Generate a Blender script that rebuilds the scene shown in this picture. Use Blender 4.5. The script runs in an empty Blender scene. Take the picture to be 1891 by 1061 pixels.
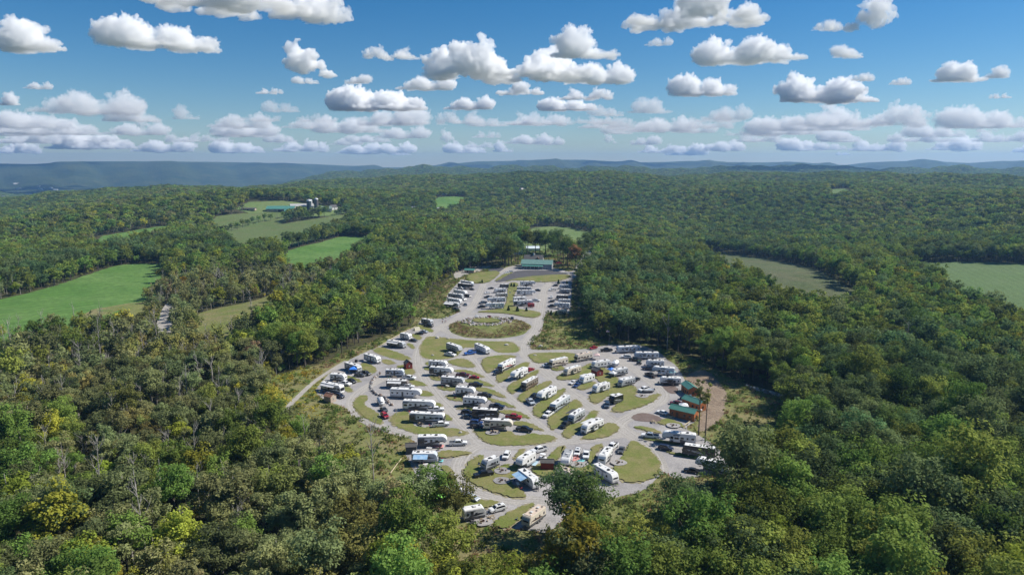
import bpy, bmesh, math, random, time
import numpy as np
from mathutils import Vector, Matrix, Euler
T0=time.time()
R=math.radians
sc=bpy.context.scene
COL=sc.collection
# ------------------------------------------------------------------ camera, sky, sun, exposure
cam=bpy.data.cameras.new('camera'); cam_o=bpy.data.objects.new('camera',cam); COL.objects.link(cam_o); sc.camera=cam_o
cam.sensor_width=36; cam.lens=36*1278/1891; cam.clip_start=1; cam.clip_end=250000
cam_o.location=(0,0,90); cam_o.rotation_euler=(R(80),0,0)
SUN_AZ=R(78); SUN_EL=R(44)
world=bpy.data.worlds.new('World'); sc.world=world; world.use_nodes=True
wn=world.node_tree; bg=wn.nodes['Background']; sky=wn.nodes.new('ShaderNodeTexSky'); sky.sky_type='NISHITA'; sky.sun_disc=False
sky.sun_elevation=SUN_EL; sky.sun_rotation=SUN_AZ; sky.altitude=300; sky.air_density=1.0; sky.dust_density=0.15; sky.ozone_density=5.0
hs=wn.nodes.new('ShaderNodeHueSaturation'); hs.inputs['Saturation'].default_value=1.36   # the clear deep blue of this day
wn.links.new(sky.outputs[0],hs.inputs['Color']); wn.links.new(hs.outputs[0],bg.inputs[0]); bg.inputs[1].default_value=.066
sun=bpy.data.lights.new('sun','SUN'); sun.energy=4.9; sun.angle=R(.5); sun.color=(1,.95,.86)
sun_o=bpy.data.objects.new('sun',sun); COL.objects.link(sun_o)
sun_o.rotation_euler=Vector((math.sin(SUN_AZ)*math.cos(SUN_EL),math.cos(SUN_AZ)*math.cos(SUN_EL),math.sin(SUN_EL))).to_track_quat('Z','Y').to_euler()
vs=sc.view_settings; vs.view_transform='Standard'; vs.look='None'; vs.gamma=1; vs.use_curve_mapping=False; vs.exposure=.45
cy=sc.cycles; cy.max_bounces=32; cy.diffuse_bounces=3; cy.glossy_bounces=2; cy.transmission_bounces=4; cy.volume_bounces=30; cy.transparent_max_bounces=96
cy.use_denoising=True; cy.caustics_reflective=False; cy.caustics_refractive=False
# ------------------------------------------------------------------ helpers
MATS={}
def mat(name,c,rough=.6,metal=0,var=0,scale=1.0,c2=None,bump=0,bscale=None,spec=.5,coord='Object',detail=4,rand=0):
    """procedural material: colour c, optionally broken up by noise towards c2, with noise bump"""
    if name in MATS: return MATS[name]
    m=bpy.data.materials.new(name); m.use_nodes=True; nt=m.node_tree; N=nt.nodes; Lk=nt.links
    b=N['Principled BSDF']; b.inputs['Roughness'].default_value=rough; b.inputs['Metallic'].default_value=metal; b.inputs['Specular IOR Level'].default_value=spec
    b.inputs['Base Color'].default_value=(*c,1)
    if c2 is not None or bump:
        if coord=='World':
            g=N.new('ShaderNodeNewGeometry'); vec=g.outputs['Position']
        else:
            g=N.new('ShaderNodeTexCoord'); vec=g.outputs['Object']
    if c2 is not None:
        n=N.new('ShaderNodeTexNoise'); n.inputs['Scale'].default_value=scale; n.inputs['Detail'].default_value=detail; n.inputs['Roughness'].default_value=.65
        Lk.new(vec,n.inputs['Vector'])
        r=N.new('ShaderNodeValToRGB'); r.color_ramp.elements[0].position=.36; r.color_ramp.elements[1].position=.66
        r.color_ramp.elements[0].color=(*c,1); r.color_ramp.elements[1].color=(*c2,1)
        Lk.new(n.outputs['Fac'],r.inputs['Fac']); Lk.new(r.outputs['Color'],b.inputs['Base Color'])
    if bump:
        n2=N.new('ShaderNodeTexNoise'); n2.inputs['Scale'].default_value=bscale or scale*3; n2.inputs['Detail'].default_value=3
        Lk.new(vec,n2.inputs['Vector']); bp=N.new('ShaderNodeBump'); bp.inputs['Strength'].default_value=1; bp.inputs['Distance'].default_value=bump
        Lk.new(n2.outputs['Fac'],bp.inputs['Height']); Lk.new(bp.outputs['Normal'],b.inputs['Normal'])
    MATS[name]=m; return m
def ground_mat(name,cols,scales,rough=1,bump=.05,bscale=2.0,rows=None):
    """two noises at different sizes mix three ground colours; fine bump"""
    m=bpy.data.materials.new(name); m.use_nodes=True; nt=m.node_tree; N=nt.nodes; Lk=nt.links
    b=N['Principled BSDF']; b.inputs['Roughness'].default_value=rough; b.inputs['Specular IOR Level'].default_value=.15
    g=N.new('ShaderNodeNewGeometry'); vec=g.outputs['Position']
    def nz(s,d=5):
        n=N.new('ShaderNodeTexNoise'); n.inputs['Scale'].default_value=s; n.inputs['Detail'].default_value=d; n.inputs['Roughness'].default_value=.62; Lk.new(vec,n.inputs['Vector']); return n
    def ramp(n,a,bb):
        r=N.new('ShaderNodeMapRange'); r.inputs['From Min'].default_value=a; r.inputs['From Max'].default_value=bb; Lk.new(n.outputs['Fac'],r.inputs['Value']); return r
    m1=N.new('ShaderNodeMix'); m1.data_type='RGBA'; m1.inputs['A'].default_value=(*cols[0],1); m1.inputs['B'].default_value=(*cols[1],1); Lk.new(ramp(nz(scales[0]),.38,.62).outputs[0],m1.inputs['Factor'])
    m2=N.new('ShaderNodeMix'); m2.data_type='RGBA'; m2.inputs['B'].default_value=(*cols[2],1); Lk.new(m1.outputs['Result'],m2.inputs['A']); Lk.new(ramp(nz(scales[1]),.5,.75).outputs[0],m2.inputs['Factor'])
    f=ramp(nz(scales[2],6),.3,.7); m3=N.new('ShaderNodeMix'); m3.data_type='RGBA'; m3.blend_type='MULTIPLY'; m3.inputs['Factor'].default_value=1
    f.inputs['To Min'].default_value=.72; f.inputs['To Max'].default_value=1.22; Lk.new(m2.outputs['Result'],m3.inputs['A']); Lk.new(f.outputs[0],m3.inputs['B'])
    if rows:   # mowing or planting rows: spacing, direction, contrast
        mp=N.new('ShaderNodeMapping'); mp.inputs['Rotation'].default_value=(0,0,R(rows[1])); Lk.new(vec,mp.inputs['Vector']); wv=N.new('ShaderNodeTexWave'); wv.inputs['Scale'].default_value=1/rows[0]; wv.inputs['Distortion'].default_value=1.6; wv.inputs['Detail'].default_value=3; Lk.new(mp.outputs[0],wv.inputs['Vector'])
        rr=N.new('ShaderNodeMapRange'); rr.inputs['To Min'].default_value=1-rows[2]; rr.inputs['To Max'].default_value=1+rows[2]; Lk.new(wv.outputs['Fac'],rr.inputs['Value']); m4=N.new('ShaderNodeMix'); m4.data_type='RGBA'; m4.blend_type='MULTIPLY'; m4.inputs['Factor'].default_value=1; Lk.new(m3.outputs['Result'],m4.inputs['A']); Lk.new(rr.outputs[0],m4.inputs['B']); m3=m4
    Lk.new(m3.outputs['Result'],b.inputs['Base Color'])
    bn=nz(bscale,4); bp=N.new('ShaderNodeBump'); bp.inputs['Distance'].default_value=bump; Lk.new(bn.outputs['Fac'],bp.inputs['Height']); Lk.new(bp.outputs['Normal'],b.inputs['Normal'])
    MATS[name]=m; return m
def leaf_mat(name,c,var=.32):
    """two-sided foliage: diffuse plus some light let through, each tree a little different"""
    if name in MATS: return MATS[name]
    m=bpy.data.materials.new(name); m.use_nodes=True; nt=m.node_tree; N=nt.nodes; Lk=nt.links; N.clear()
    out=N.new('ShaderNodeOutputMaterial'); d=N.new('ShaderNodeBsdfDiffuse'); t=N.new('ShaderNodeBsdfTranslucent'); mx=N.new('ShaderNodeMixShader'); mx.inputs[0].default_value=.40
    oi=N.new('ShaderNodeObjectInfo'); hsv=N.new('ShaderNodeHueSaturation'); hsv.inputs['Color'].default_value=(*c,1)
    geo=N.new('ShaderNodeTexCoord'); nz=N.new('ShaderNodeTexNoise'); nz.inputs['Scale'].default_value=.55; nz.inputs['Detail'].default_value=3; Lk.new(geo.outputs['Object'],nz.inputs['Vector'])
    def rng_(src,a,b_,lo=0,hi=1):
        r=N.new('ShaderNodeMapRange'); r.inputs['From Min'].default_value=lo; r.inputs['From Max'].default_value=hi; r.inputs['To Min'].default_value=a; r.inputs['To Max'].default_value=b_; Lk.new(src,r.inputs['Value']); return r.outputs[0]
    h=rng_(oi.outputs['Random'],.5-.045*var*4,.5+.012*var*4)
    Lk.new(h,hsv.inputs['Hue'])
    w=N.new('ShaderNodeTexWhiteNoise'); w.noise_dimensions='1D'; Lk.new(oi.outputs['Random'],w.inputs['W'])
    v1=rng_(w.outputs['Value'],1-var*1.3,1+var*1.5); v2=rng_(nz.outputs['Fac'],.7,1.3,.3,.7)
    mu=N.new('ShaderNodeMath'); mu.operation='MULTIPLY'; Lk.new(v1,mu.inputs[0]); Lk.new(v2,mu.inputs[1]); Lk.new(mu.outputs[0],hsv.inputs['Value'])
    Lk.new(hsv.outputs[0],d.inputs['Color']); Lk.new(hsv.outputs[0],t.inputs['Color']); Lk.new(d.outputs[0],mx.inputs[1]); Lk.new(t.outputs[0],mx.inputs[2]); Lk.new(mx.outputs[0],out.inputs['Surface'])
    MATS[name]=m; return m
def tag(o,label=None,cat=None,group=None,kind=None):
    if label: o['label']=label
    if cat: o['category']=cat
    if group: o['group']=group
    if kind: o['kind']=kind
    return o
def empty(name,loc=(0,0,0),rz=0,label=None,cat=None,group=None):
    o=bpy.data.objects.new(name,None); COL.objects.link(o); o.location=loc; o.rotation_euler=(0,0,rz); o.empty_display_size=.5
    return tag(o,label,cat,group)
def put(name,me,parent=None,m=None,loc=None):
    o=bpy.data.objects.new(name,me); COL.objects.link(o)
    if parent is not None: o.parent=parent
    if loc is not None: o.location=loc
    if m is not None and not me.materials: me.materials.append(m)
    return o
def mesh_from(V,F,name='m',smooth=False):
    me=bpy.data.meshes.new(name); me.from_pydata([tuple(v) for v in V],[],[tuple(f) for f in F])
    if smooth: me.polygons.foreach_set('use_smooth',np.ones(len(me.polygons),bool))
    return me
def quads_mesh(V,name='leaves'):
    """V: (n,4,3) array of quads"""
    n=len(V); me=bpy.data.meshes.new(name); me.vertices.add(4*n); me.vertices.foreach_set('co',V.reshape(-1).astype(np.float32))
    me.loops.add(4*n); me.loops.foreach_set('vertex_index',np.arange(4*n,dtype=np.int32)); me.polygons.add(n)
    me.polygons.foreach_set('loop_start',np.arange(0,4*n,4,dtype=np.int32)); me.polygons.foreach_set('loop_total',np.full(n,4,dtype=np.int32)); me.update(); return me
class MB:
    """collects shapes into one mesh"""
    def __init__(s): s.V=[]; s.F=[]
    def add(s,V,F):
        k=len(s.V); s.V+= [tuple(v) for v in V]; s.F+=[tuple(i+k for i in f) for f in F]; return s
    def box(s,x0,x1,y0,y1,z0,z1):
        return s.add([(x0,y0,z0),(x1,y0,z0),(x1,y1,z0),(x0,y1,z0),(x0,y0,z1),(x1,y0,z1),(x1,y1,z1),(x0,y1,z1)],[(3,2,1,0),(4,5,6,7),(0,1,5,4),(1,2,6,5),(2,3,7,6),(3,0,4,7)])
    def prism(s,prof,y0,y1,taper=None):
        """side outline (x,z) pushed across y; taper(z) scales y"""
        n=len(prof); k=taper or (lambda z:1)
        V=[(x,y0*k(z),z) for x,z in prof]+[(x,y1*k(z),z) for x,z in prof]
        return s.add(V,[tuple(range(n)),tuple(range(2*n-1,n-1,-1))]+[(i,i+n,(i+1)%n+n,(i+1)%n)[::1] for i in range(n)])
    def tube(s,pts,rad,sides=6,cap=True):
        pts=[Vector(p) for p in pts]; n=len(pts); rad=rad if hasattr(rad,'__len__') else [rad]*n
        V=[];F=[]
        for i,p in enumerate(pts):
            d=(pts[min(i+1,n-1)]-pts[max(i-1,0)]).normalized(); a=d.orthogonal().normalized() if abs(d.z)<.95 else Vector((1,0,0)); a=(a-d*a.dot(d)).normalized(); b=d.cross(a)
            for j in range(sides):
                t=2*math.pi*j/sides; V.append(p+(a*math.cos(t)+b*math.sin(t))*rad[i])
        for i in range(n-1):
            for j in range(sides): F.append((i*sides+j,i*sides+(j+1)%sides,(i+1)*sides+(j+1)%sides,(i+1)*sides+j))
        if cap: F.append(tuple(range(sides))[::-1]); F.append(tuple(range((n-1)*sides,n*sides)))
        return s.add(V,F)
    def mesh(s,name='m',bevel=0,smooth=False,m=None):
        me=mesh_from(s.V,s.F,name)
        bm=bmesh.new(); bm.from_mesh(me); bmesh.ops.recalc_face_normals(bm,faces=bm.faces)
        if bevel: bmesh.ops.bevel(bm,geom=[e for e in bm.edges if e.calc_face_angle(0)>.4],offset=bevel,segments=2,affect='EDGES',clamp_overlap=True)
        bm.to_mesh(me); bm.free()
        if smooth: me.polygons.foreach_set('use_smooth',np.ones(len(me.polygons),bool))
        if m: me.materials.append(m)
        return me
def inside(px,py,poly):
    px=np.asarray(px); py=np.asarray(py); c=np.zeros(px.shape,bool); n=len(poly)
    for i in range(n):
        x0,y0=poly[i]; x1,y1=poly[(i+1)%n]
        if y0==y1: continue
        k=((y0>py)!=(y1>py))&(px<(x1-x0)*(py-y0)/(y1-y0)+x0); c^=k
    return c
def chaikin(p,it=2,closed=True):
    for _ in range(it):
        q=[]; n=len(p)
        for i in range(n if closed else n-1):
            a=p[i]; b=p[(i+1)%n]; q+=[(a[0]*.75+b[0]*.25,a[1]*.75+b[1]*.25),(a[0]*.25+b[0]*.75,a[1]*.25+b[1]*.75)]
        if not closed: q=[p[0]]+q+[p[-1]]
        p=q
    return p
def densify(p,step,jit,seed,closed=True):
    rng=random.Random(seed); q=[]; n=len(p)
    for i in range(n if closed else n-1):
        a=p[i]; b=p[(i+1)%n]; L=math.dist(a,b); k=max(1,int(L/step))
        for j in range(k):
            t=j/k; q.append((a[0]+(b[0]-a[0])*t+rng.uniform(-jit,jit),a[1]+(b[1]-a[1])*t+rng.uniform(-jit,jit)))
    if not closed: q.append(p[-1])
    return q
def flat_sheet(name,poly,z,m,seed=1,step=.8,jit=.16,smooth=2,kind='structure'):
    p=densify(chaikin(poly,smooth) if smooth else poly,step,jit,seed)
    bm=bmesh.new(); f=bm.faces.new([bm.verts.new((x,y,z)) for x,y in p]); bmesh.ops.triangulate(bm,faces=[f])
    bmesh.ops.recalc_face_normals(bm,faces=bm.faces)
    if sum(ff.normal.z for ff in bm.faces)<0: bmesh.ops.reverse_faces(bm,faces=bm.faces)
    me=bpy.data.meshes.new(name); bm.to_mesh(me); bm.free(); me.materials.append(m)
    return tag(put(name,me),kind=kind)

# ------------------------------------------------------------------ the site, surveyed in metres (x right, y away from the camera)
RV=[
('motor',-72.43,267.98,-29.3,10.6,'white_black','a','white motorhome with black window band parked beside the tan garden shed'),
('trailer',-73.53,282.2,-14.6,6.9,'white_black','','short white trailer with black trim between the motorhome and the blue canopy'),
('trailer',-70.66,297.08,-41.2,9.8,'white_dark','','white roofed trailer with dark side behind the blue canopy'),
('trailer',-65.0,311.44,-41.1,9.9,'white','','white trailer alone on its pad by a dark grey waste bin'),
('trailer',-58.2,337.82,-29.5,10.4,'white_dark','a','grey sided trailer with awning out below the stone retaining edge'),
('trailer',-55.7,353.7,-35.2,6.6,'white','','small white trailer beside a dark car, below the beige tent'),
('trailer',-48.75,388.27,-33.6,7.3,'white_dark','','small white and dark trailer above the beige tent, at the weedy bank'),
('trailer',-50.62,288.88,-2.8,8.0,'white_blue','s','white trailer with large rear window next to the red shed with black roof'),
('trailer',-46.96,273.67,-7.3,9.3,'taupe','a','taupe sided trailer with white awning behind a white pickup'),
('fifth',-41.62,260.56,-9.0,12.4,'white','','long plain white fifth wheel with a single dark door'),
('fifth',-34.63,246.97,-6.9,12.1,'white_black','s','white fifth wheel with two slide-outs and open black door'),
('motor',-30.06,234.4,-8.1,12.5,'swoosh','s','white and black motorhome with grey swoosh and dark slide-out'),
('fifth',-25.88,212.85,2.2,9.4,'white_black','s','two-level white fifth wheel with large slide-out by a pink mat'),
('trailer',-33.29,301.98,-16.2,8.6,'white_black','','white trailer with black windows at the head of the middle column'),
('fifth',-30.63,290.11,-14.7,10.4,'white_black','s','white fifth wheel with dark windows just below the head of the middle column'),
('fifth',-24.57,275.89,-16.1,9.9,'grey','','grey sided fifth wheel beside a black pickup'),
('fifth',-18.36,262.73,-14.6,7.8,'white_black','','short white fifth wheel with black skirt next to a pale pink mat'),
('fifth',-13.95,250.66,-12.7,9.0,'swoosh','','white fifth wheel with black curved graphics and open door'),
('motor',-9.53,238.5,-11.5,9.6,'black','s','black sided motorhome with white roof beside two dark cars'),
('fifth',-4.67,227.19,-7.6,9.9,'cream','s','cream fifth wheel with brown striped slide-out'),
('motor',-2.39,299.87,-119.7,11.9,'redswoosh','','black fronted motorhome with red and white swoosh'),
('fifth',3.03,286.09,-123.4,10.5,'white_black','s','white fifth wheel with a red car parked behind its tail'),
('motor',7.24,273.15,-119.9,10.7,'brown','','brown and black motorhome with dark windshield'),
('fifth',13.57,259.82,-125.2,11.1,'white','s','white round nosed fifth wheel by a silver pickup'),
('motor',18.02,248.57,-119.6,13,'silver','','silver and white motorhome beside a white pickup'),
('trailer',23.08,236.19,-122.6,8.9,'white_dark','A','white trailer with awning held out over a dark patio'),
('trailer',27.66,226.5,-132.9,10.1,'white_black','sA','white trailer with two slide-outs and a long awning over the lawn'),
('motor',21.17,304.31,-141.8,9.8,'cream','','cream motorhome beside a silver estate car'),
('trailer',26.38,292.02,-137.1,9.2,'cream','s','cream trailer with one slide-out across from a picnic table'),
('trailer',31.55,280.23,-136.1,7.5,'white','A','square white trailer with awning, next to the plain red shed'),
('trailer',36.01,268.54,-139.6,8.2,'white','s','white bulged-nose trailer below the plain red shed'),
('motor',33.45,313.38,-146.9,9.1,'tan_dark','','white roofed motorhome with dark nose in the upper lawn row'),
('trailer',40.11,301.89,-153.2,8.8,'white','A','white trailer with dark awning beside a small white van'),
('trailer',46.67,289.78,-147.1,7.9,'white_dark','A','white roofed trailer with black awning by the blue and white canopies'),
('trailer',47.47,275.68,-143.1,8.1,'white_dark','A','white trailer with grey awning and a black car at its tail'),
('trailer',40.02,254.65,-141.0,5.7,'black','A','short black trailer with white roof and white awning'),
('trailer',56.73,327.87,-170.8,11.5,'white_blue','s','long white trailer beside the flagpole'),
('trailer',63.53,316.61,180.0,11.5,'white_blue','s','long white trailer with grey slide-outs behind a black pickup'),
('trailer',64.87,303.12,174.0,8.0,'white_black','','white trailer behind a small green utility cart'),
('fifth',65.9,290.39,161.2,9.6,'white_blue','s','white fifth wheel hitched to a navy pickup'),
('trailer',66.0,277.41,170.5,8.5,'white_black','s','white trailer next to the gable-fronted cabin'),
('fifth',54.87,215.45,164.0,10.8,'swoosh','s','long white fifth wheel with grey swoosh by two tall thin trees'),
('motor',58.69,205.09,158.8,9.9,'black','','long all black motorhome with white roof'),
('fifth',59.7,193.94,150.1,9.8,'white_black','','white and black fifth wheel half hidden by leafy branches'),
('fifth',16.7,198.12,-104.5,7.5,'white_greyroof','s','white trailer with grey roof next to a red swirl mat'),
('trailer',28.82,201.44,-114.5,7.8,'white_black','s','white trailer with slide-outs beside the round fire pit'),
('trailer',27.29,189.25,-58.2,9.1,'white','','white trailer with round nose at the edge of the teardrop lawn'),
('trailer',15.56,189.12,-38.5,5.6,'tan_dark','','tan roofed trailer mostly hidden behind a big oak'),
('trailer',-26.85,200.92,0.0,7.9,'white_blue','B','white trailer with blue and white awning by the grey shed'),
('trailer',-17.62,176.86,13.1,8.4,'white','','white trailer half hidden by a leafy tree, next to a green canopy'),
('trailer',-9.86,166.15,19.8,5.9,'white_black','','white box trailer with black lower edge on the wood-edge lawn'),
('trailer',5.59,164.09,-125.9,7.6,'tan_dark','','tan roofed trailer at the wood edge by the lowest lawn'),
('trailer',-6.58,196.34,-136.5,5.6,'white_dark','','plain white box trailer with camping gear spread beside it'),
('fifth',4.18,197.5,-125.3,7.5,'white','s','white fifth wheel by a pale blue mat and black pipes'),
('trailer',4.8,185.76,-59.8,8.5,'white','B','white trailer with bright blue awning pulled out'),
('fifth',-28.25,328.43,-50.6,10.8,'grey','','grey fifth wheel on the weedy lawn below the stone ring'),
('trailer',-14.6,328.88,-57.4,11.5,'white','','plain white trailer next to a bright blue pickup'),
('trailer',-33.92,519.92,-39.9,11.5,'white_blue','','white and blue trailer at the top of the western upper row'),
('fifth',-34.44,505.27,-30.7,12.6,'black','','black fifth wheel second in the western upper row'),
('fifth',-36.17,477.91,-42.0,11.9,'white','','white round nosed fifth wheel in the western upper row by a black car'),
('trailer',-38.53,467.91,-28.5,11.5,'white_dark','','white trailer in the western upper row beside a dark pickup'),
('trailer',-37.85,450.0,-37.7,11.5,'white','','white trailer beside two white pickups in the western upper row'),
('trailer',-38.64,437.59,-27.1,10.6,'white_dark','A','dark sided trailer with awning at the foot of the western upper row'),
('trailer',-5.94,506.73,180.0,6.7,'black','','dark trailer at the top of the middle upper row'),
('trailer',-8.54,488.4,-164.0,8.3,'white_black','','white trailer beside a white car in the middle upper row'),
('trailer',-7.27,470.02,-168.2,8.3,'cream','','cream trailer in the middle upper row'),
('fifth',-10.51,451.06,-168.7,12.1,'white_black','s','long white fifth wheel second from the foot of the middle upper row'),
('fifth',-11.06,432.41,-172.8,11.7,'white','s','long white fifth wheel at the foot of the middle upper row'),
('fifth',11.99,516.09,10.2,11.7,'white_black','s','white fifth wheel at the top of the lawn-side upper row'),
('trailer',8.86,494.68,0.0,10.6,'white_dark','','white trailer with dark side in the lawn-side upper row'),
('fifth',9.96,478.54,5.8,13.1,'white','s','long white fifth wheel in the lawn-side upper row by a dark car'),
('trailer',5.38,456.35,24.8,9.6,'white_black','','slim white trailer beside the white car of the lawn-side upper row'),
('fifth',7.38,440.98,10.1,13.0,'white_black','s','white fifth wheel beside the red cargo trailer'),
('trailer',38.52,504.77,-171.7,6.8,'white_blue','','white trailer at the top of the eastern upper row'),
('trailer',37.77,486.57,163.0,7.8,'white_dark','','white and dark trailer second in the eastern upper row'),
('trailer',34.02,462.04,174.0,8.0,'black','','dark trailer beside a white estate car in the eastern upper row'),
('trailer',34.31,448.02,174.6,8.1,'white_black','','white trailer with dark base in the eastern upper row'),
('fifth',31.75,432.97,165.4,10.2,'white_blue','s','white fifth wheel hitched to a dark pickup in the eastern upper row'),
('trailer',30.67,415.15,160.5,6.0,'tan_dark','','short tan trailer at the foot of the eastern upper row beside small firs'),
]
CARS=[
('pickup',-69.47,276.56,-28.3,'white','white pickup between the short black trimmed trailer and a black estate car'),
('suv',-67.42,279.88,-40.6,'black','black estate car tucked beside the west edge lawn strip'),
('suv',-67.92,260.95,-33.6,'navy','dark navy estate car beside the tan garden shed'),
('suv',-65.81,288.34,-11.7,'grey','grey estate car just below the blue canopy'),
('pickup',-64.05,290.97,-32.6,'black','black pickup parked against the blue canopy'),
('sedan',-51.2,348.86,-28.1,'darkgreen','dark car beside the small white trailer below the beige tent'),
('sedan',-50.01,364.11,169.2,'black','black car next to the beige tent'),
('sedan',-47.98,368.45,-31.3,'silver','silver car next to the beige tent'),
('pickup',-47.05,381.72,-32.1,'black','black pickup by the small trailer at the weedy bank'),
('sedan',-47.67,245.74,-57.2,'grey','dark grey car hitched to the round white camper'),
('suv',-46.16,239.13,-58.8,'red','dark red estate car on the loop behind a grey car'),
('pickup',-43.95,284.45,-15.6,'white','white pickup below the trailer next to the black-roofed red shed'),
('pickup',-42.99,272.22,0.0,'white','white pickup beside the taupe trailer'),
('pickup',-28.25,245.3,9.3,'white','white pickup in front of the swoosh motorhome'),
('pickup',-24.98,230.29,15.5,'white','long white pickup by a patio below the swoosh motorhome'),
('pickup',-17.62,213.81,5.5,'white','white pickup with black bed beside the pink mat'),
('pickup',-21.34,288.56,-9.0,'maroon','dark red pickup in front of a covered red car'),
('sedan',-16.09,285.31,-8.7,'red','low bright red car behind the dark red pickup'),
('pickup',-14.97,275.08,-12.0,'black','black pickup beside the grey fifth wheel'),
('pickup',-10.72,261.63,-16.7,'black','black pickup in front of the short fifth wheel'),
('pickup',-5.69,248.86,-15.7,'navy','dark navy pickup below the black-graphics fifth wheel'),
('suv',-16.34,242.43,-9.4,'navy','dark navy estate car between a slate car and the black motorhome'),
('sedan',-15.95,238.3,-19.5,'slate','slate blue car beside the black motorhome'),
('suv',-12.54,232.23,-12.5,'blue','dark blue car at the tail of the cream fifth wheel'),
('suv',-12.16,228.94,-13.3,'navy','navy car below the dark blue one at the cream fifth wheel'),
('pickup',0.6,237.84,-13.5,'red','bright red pickup beside the black motorhome'),
('pickup',4.29,225.82,-19.0,'black','dark grey pickup below the red pickup'),
('sedan',-6.2,291.53,-138.6,'black','small black car at the nose of the red-swoosh motorhome'),
('sedan',8.21,296.97,52.6,'red','red car behind a white fifth wheel'),
('pickup',7.06,253.97,-70.8,'silver','silver pickup at the nose of the round nosed fifth wheel'),
('suv',8.42,260.24,-119.9,'black','black car beside the silver pickup'),
('pickup',13.27,240.39,-122.1,'white','white pickup at the nose of the silver motorhome'),
('pickup',18.79,230.37,-121.6,'black','black pickup below a trailer awning and patio'),
('suv',15.82,303.16,-156.2,'silver','silver blue estate car at the nose of the cream motorhome'),
('sedan',25.66,278.33,-131.3,'white','white car beside a blue car at the square white trailer'),
('sedan',26.82,274.77,-117.7,'blue','blue car beside a white car at the square white trailer'),
('suv',36.05,250.41,-102.4,'slate','dark slate estate car in front of the short black trailer'),
('sedan',52.88,282.68,54.0,'black','black car at the tail of the grey-awning trailer'),
('pickup',53.64,268.88,-145.3,'white','white pickup beside a white boat'),
('sedan',40.53,334.04,-140.0,'red','red car parked on the grass verge by the flagpole'),
('pickup',46.39,329.47,-173.6,'black','black truck at the foot of the flagpole'),
('suv',54.12,317.71,169.8,'white','white estate car at the nose of a long white trailer'),
('pickup',57.66,312.44,162.3,'black','black pickup below the long trailer with grey slide-outs'),
('pickup',61.32,298.19,156.6,'navy','navy pickup hitched to a white fifth wheel'),
('pickup',59.94,288.22,121.1,'black','black pickup across the lane from the blue canopy'),
('suv',67.91,258.34,159.6,'black','black estate car beside the gable-fronted cabin'),
('sedan',62.68,253.18,172.1,'maroon','dark red car beside the long upper cabin'),
('sedan',55.19,242.63,138.7,'white','white car beside the lowest cabin'),
('pickup',46.3,219.97,163.5,'white','white pickup at the nose of the long grey-swoosh fifth wheel'),
('suv',49.45,209.94,-30.3,'navy','dark navy estate car across from the all black motorhome'),
('sedan',53.44,193.49,156.8,'black','black car under the branches at the wood edge'),
('suv',20.7,206.61,-102.8,'white','white estate car beside the grey roofed trailer'),
('pickup',23.3,204.63,-100.1,'white','white pickup next to a white estate car on the front lawn'),
('pickup',32.45,211.14,-122.7,'white','white pickup behind the slide-out trailer near the fire pit'),
('sedan',34.91,208.68,-106.8,'grey','dark grey car next to the slide-out trailer near the fire pit'),
('suv',-18.01,186.7,-78.6,'maroon','dark red estate car by the leafy tree'),
('suv',-10.96,176.16,-36.0,'silver','silver blue estate car beside the half hidden white trailer'),
('suv',-3.8,170.16,-151.0,'white','white estate car next to the box trailer on the wood-edge lawn'),
('pickup',-8.39,190.73,-156.6,'black','black pickup on the lawn below the plain box trailer'),
('suv',-1.73,204.22,-102.4,'white','white estate car behind the plain box trailer'),
('pickup',8.74,208.43,-148.7,'white','white pickup hitched to a fifth wheel by the pale blue mat'),
('pickup',-29.64,321.16,-28.6,'white','white pickup below the grey fifth wheel on the ring lawn'),
('pickup',-20.31,324.05,-151.2,'bluebright','bright blue pickup next to the plain white trailer'),
('sedan',-21.23,407.36,-86.6,'white','white car on the north side of the stone ring'),
('sedan',-13.97,405.24,-107.0,'maroon','dark red car on the north side of the stone ring'),
('suv',0.01,399.39,-94.3,'black','black car at the east end of the stone ring'),
('sedan',-29.48,499.93,-41.5,'black','black car in the western upper row below the black fifth wheel'),
('suv',-37.39,503.96,-45.5,'white','white estate car behind the black fifth wheel'),
('pickup',-30.92,472.54,-45.3,'black','dark pickup in the western upper row by the white trailer'),
('pickup',-33.41,460.81,-48.9,'white','white pickup in the western upper row'),
('sedan',-30.44,442.88,-74.5,'slate','slate car in the western upper row'),
('pickup',-35.06,426.35,-45.3,'black','black pickup at the foot of the western upper row'),
('sedan',-15.66,503.48,-168.2,'black','dark car at the top of the middle upper row'),
('sedan',-17.41,485.08,-151.7,'white','white car in the middle upper row'),
('pickup',-16.51,467.94,-162.8,'black','dark pickup in the middle upper row beside the cream trailer'),
('pickup',-19.18,448.48,-140.7,'slate','slate pickup hitched to a long fifth wheel of the middle upper row'),
('pickup',-19.35,435.14,-147.8,'black','black pickup at the foot of the middle upper row'),
('sedan',18.88,495.5,-33.5,'black','black car in the lawn-side upper row'),
('pickup',16.11,456.23,-19.4,'white','white pickup in the lawn-side upper row'),
('sedan',32.78,515.68,-157.3,'black','black car at the top of the eastern upper row'),
('pickup',29.7,496.88,-154.0,'white','white pickup in the eastern upper row'),
('suv',27.16,467.82,-95.1,'white','white estate car standing across the pad of the eastern upper row'),
('sedan',26.3,453.28,-144.5,'black','black car in the middle of the eastern upper row'),
('pickup',25.77,437.31,-156.3,'black','dark pickup hitched to a fifth wheel in the eastern upper row'),
('suv',-4.38,576.36,-146.6,'white','white van on the verge of the asphalt lot'),
('sedan',-1.23,585.81,-141.0,'silver','silver car on the verge of the asphalt lot'),
('pickup',43.16,635.73,-157.6,'red','red truck beside the green roofed barn'),
('sedan',84.76,743.86,137.1,'black','black car on the grass at the end of the entrance road'),
]
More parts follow.
